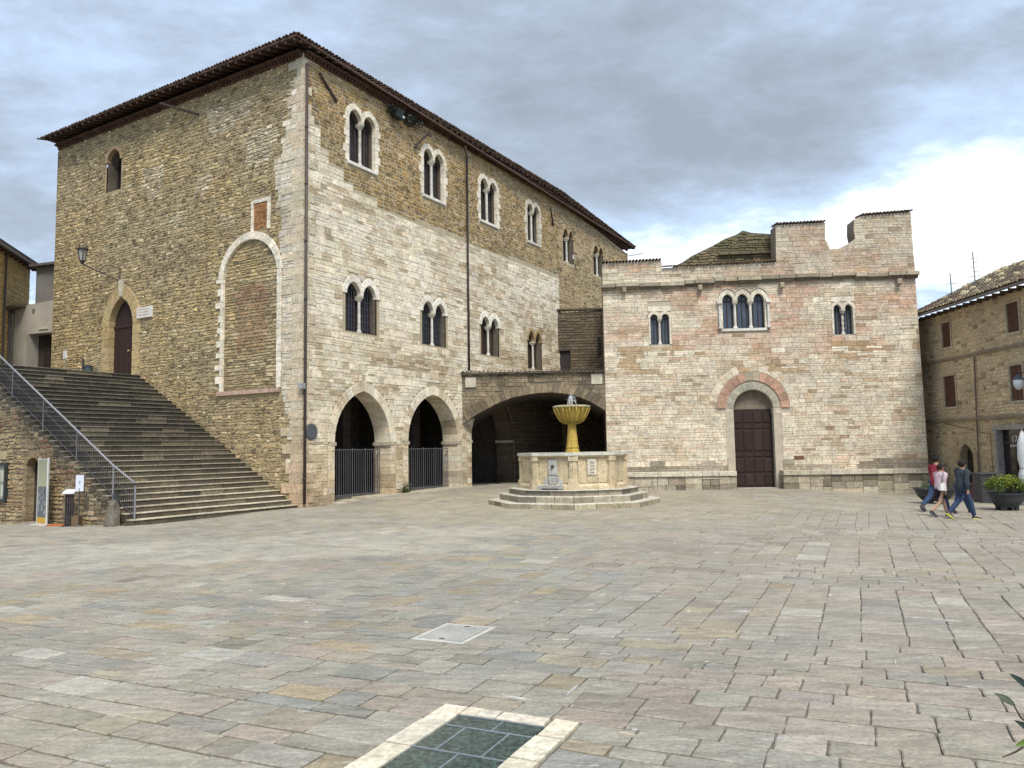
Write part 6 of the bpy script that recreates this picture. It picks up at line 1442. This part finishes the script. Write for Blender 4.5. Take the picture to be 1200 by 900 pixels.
    if not bare:
        k3 = [k for k in J if k[:3] in ('pel', 'hip', 'kne', 'cal', 'ank')]; J3 = {k: J[k] for k in k3}; R3 = {k: Rr[k]+(.025 if k[:3] in ('kne', 'cal', 'ank') else .008)*s for k in k3}
        skin_obj('trousers', J3, [(a, b) for a, b in E_ if a in J3 and b in J3], R3, 'cloth', legs, root)
    else:
        m = MB(); c = WL[root]; p = Vector(J['pelvis']); k = MB()
        for i, (r_, dz) in enumerate(((.15, .12), (.175, -.05), (.19, -.34))):
            for j in range(14): an = 6.283*j/14; k.V.append((c.x+p.x+r_*s*math.cos(an)*1.05, c.y+p.y+r_*s*math.sin(an)*.95, c.z+p.z+dz*s))
        for i in range(2):
            for j in range(14): k.F.append((i*14+j, i*14+(j+1) % 14, (i+1)*14+(j+1) % 14, (i+1)*14+j)); k.C.append(legs)
        k.build('skirt', 'cloth', root, smooth=True)
    for sd_ in 'lr':
        a, t_ = Vector(J['ank'+sd_]), Vector(J['toe'+sd_]); d = (t_-a); dh = Vector((d.x, d.y, d.z*.6)).normalized(); heel = a-Vector((0, 0, .045*s))-dh*.05*s; m = MB(); c = WL[root]
        up_ = Vector((0, 0, 1)); sd2 = dh.cross(up_).normalized(); up2 = sd2.cross(dh)
        prof = [(-.01, .034, .07), (.06, .04, .085), (.14, .046, .06), (.22, .042, .045), (.275, .02, .03)]; V = []
        for q_, w_, h_ in prof:
            b_ = c+heel+dh*q_*s-up2*.02*s
            V += [b_-sd2*w_*s, b_+sd2*w_*s, b_+sd2*w_*.8*s+up2*h_*s, b_-sd2*w_*.8*s+up2*h_*s]
        F_ = [(3, 2, 1, 0), (16, 17, 18, 19)]
        for i in range(4): F_ += [(4*i+j, 4*i+(j+1) % 4, 4*i+4+(j+1) % 4, 4*i+4+j) for j in range(4)]
        m.add(V, F_, shoes[0]); sh = m.build('shoe', 'cloth', root, smooth=False)
        m = MB(); V = []
        for q_, w_, h_ in prof:
            b_ = c+heel+dh*q_*s-up2*.02*s; V += [b_-sd2*w_*1.08*s-up2*.025*s, b_+sd2*w_*1.08*s-up2*.025*s, b_+sd2*w_*1.08*s+up2*.012*s, b_-sd2*w_*1.08*s+up2*.012*s]
        m.add(V, F_, shoes[1]); m.build('sole', 'cloth', sh)
    # hair: cap over crown and back of the head
    m = MB(); c = WL[root]+hd_; n1_, n2_ = 8, 14; V = []
    for i in range(n1_+1):
        ph = math.pi*.5*(1-i/n1_*1.55)
        for j in range(n2_):
            th = 6.283*j/n2_; fr_ = math.cos(th); r_ = .104*math.cos(ph) if ph > -1.2 else .03
            r_ = .106*max(.05, math.cos(ph)); zz_ = .108*math.sin(ph)+.012
            if fr_ > .25 and ph < .25: zz_ = max(zz_, .045); r_ *= .93
            p = c+(f_*math.cos(th)*r_*1.08+rr_*math.sin(th)*r_)*s*R.uniform(.97, 1.04)+Vector((0, 0, zz_*s))-f_*.008; V.append(p)
    m.add(V, [(i*n2_+j, i*n2_+(j+1) % n2_, (i+1)*n2_+(j+1) % n2_, (i+1)*n2_+j) for i in range(n1_) for j in range(n2_)], hair)
    if bun: m.lathe([(.01, c.z+.19*s), (.05, c.z+.17*s), (.062, c.z+.13*s), (.045, c.z+.085*s)], c.x-f_.x*.03, c.y-f_.y*.03, hair, 10)
    m.build('hair', 'cloth', root, smooth=True)
    if bag:
        b_ = thing('bag', bag, 'bag', (x, y, z0+.75)); q_ = Vector((x, y, z0))-rr_*(-.27)*s-f_*.16*s; fz = lambda a, e_, d: q_+f_*a+rr_*e_+Vector((0, 0, d))
        m = MB(); m.hexa([fz(-.10, -.05, .82), fz(.12, -.05, .80), fz(.12, .05, .80), fz(-.10, .05, .82)], [fz(-.06, -.03, 1.02), fz(.08, -.03, 1.04), fz(.08, .03, 1.04), fz(-.06, .03, 1.02)], (.72, .70, .66)); m.build('pouch', 'cloth', b_)
        m = MB(); m.tube([fz(-.09, 0, 1.0), fz(-.05, .04, 1.25), fz(0, .08, 1.40), fz(.05, .04, 1.25), fz(.09, 0, 1.0)], .012, (.6, .58, .54), 6); m.build('strap', 'cloth', b_)
    return root
person(13.42, 23.3, rad(8), 1.70, 'person in a dark grey pullover and blue jeans with yellow-soled shoes', (.035, .045, .055), (.03, .05, .10), ((.05, .055, .06), (.62, .62, .12)), (.018, .014, .012), .62, 1, slim=1.2)
person(13.20, 24.1, rad(12), 1.60, 'person in a pale pink cardigan, dark skirt and bare legs with a white bag', (.52, .38, .42), (.012, .012, .016), ((.03, .03, .04), (.1, .1, .12)), (.02, .012, .01), .7, -1, bare=True, slim=1.14, bag='small white handbag hanging at the side of the person in pink')
person(14.1, 26.0, rad(20), 1.86, 'person in a red jacket and blue jeans walking behind the pink cardigan', (.25, .03, .045), (.035, .06, .12), ((.03, .035, .05), (.1, .1, .12)), (.015, .012, .01), .8, 1, bun=True)
person(14.55, 25.3, rad(15), 1.74, 'person in dark clothes half hidden behind the grey pullover', (.03, .035, .045), (.03, .055, .11), ((.02, .025, .035), (.05, .055, .07)), (.02, .016, .014), .9, -1)
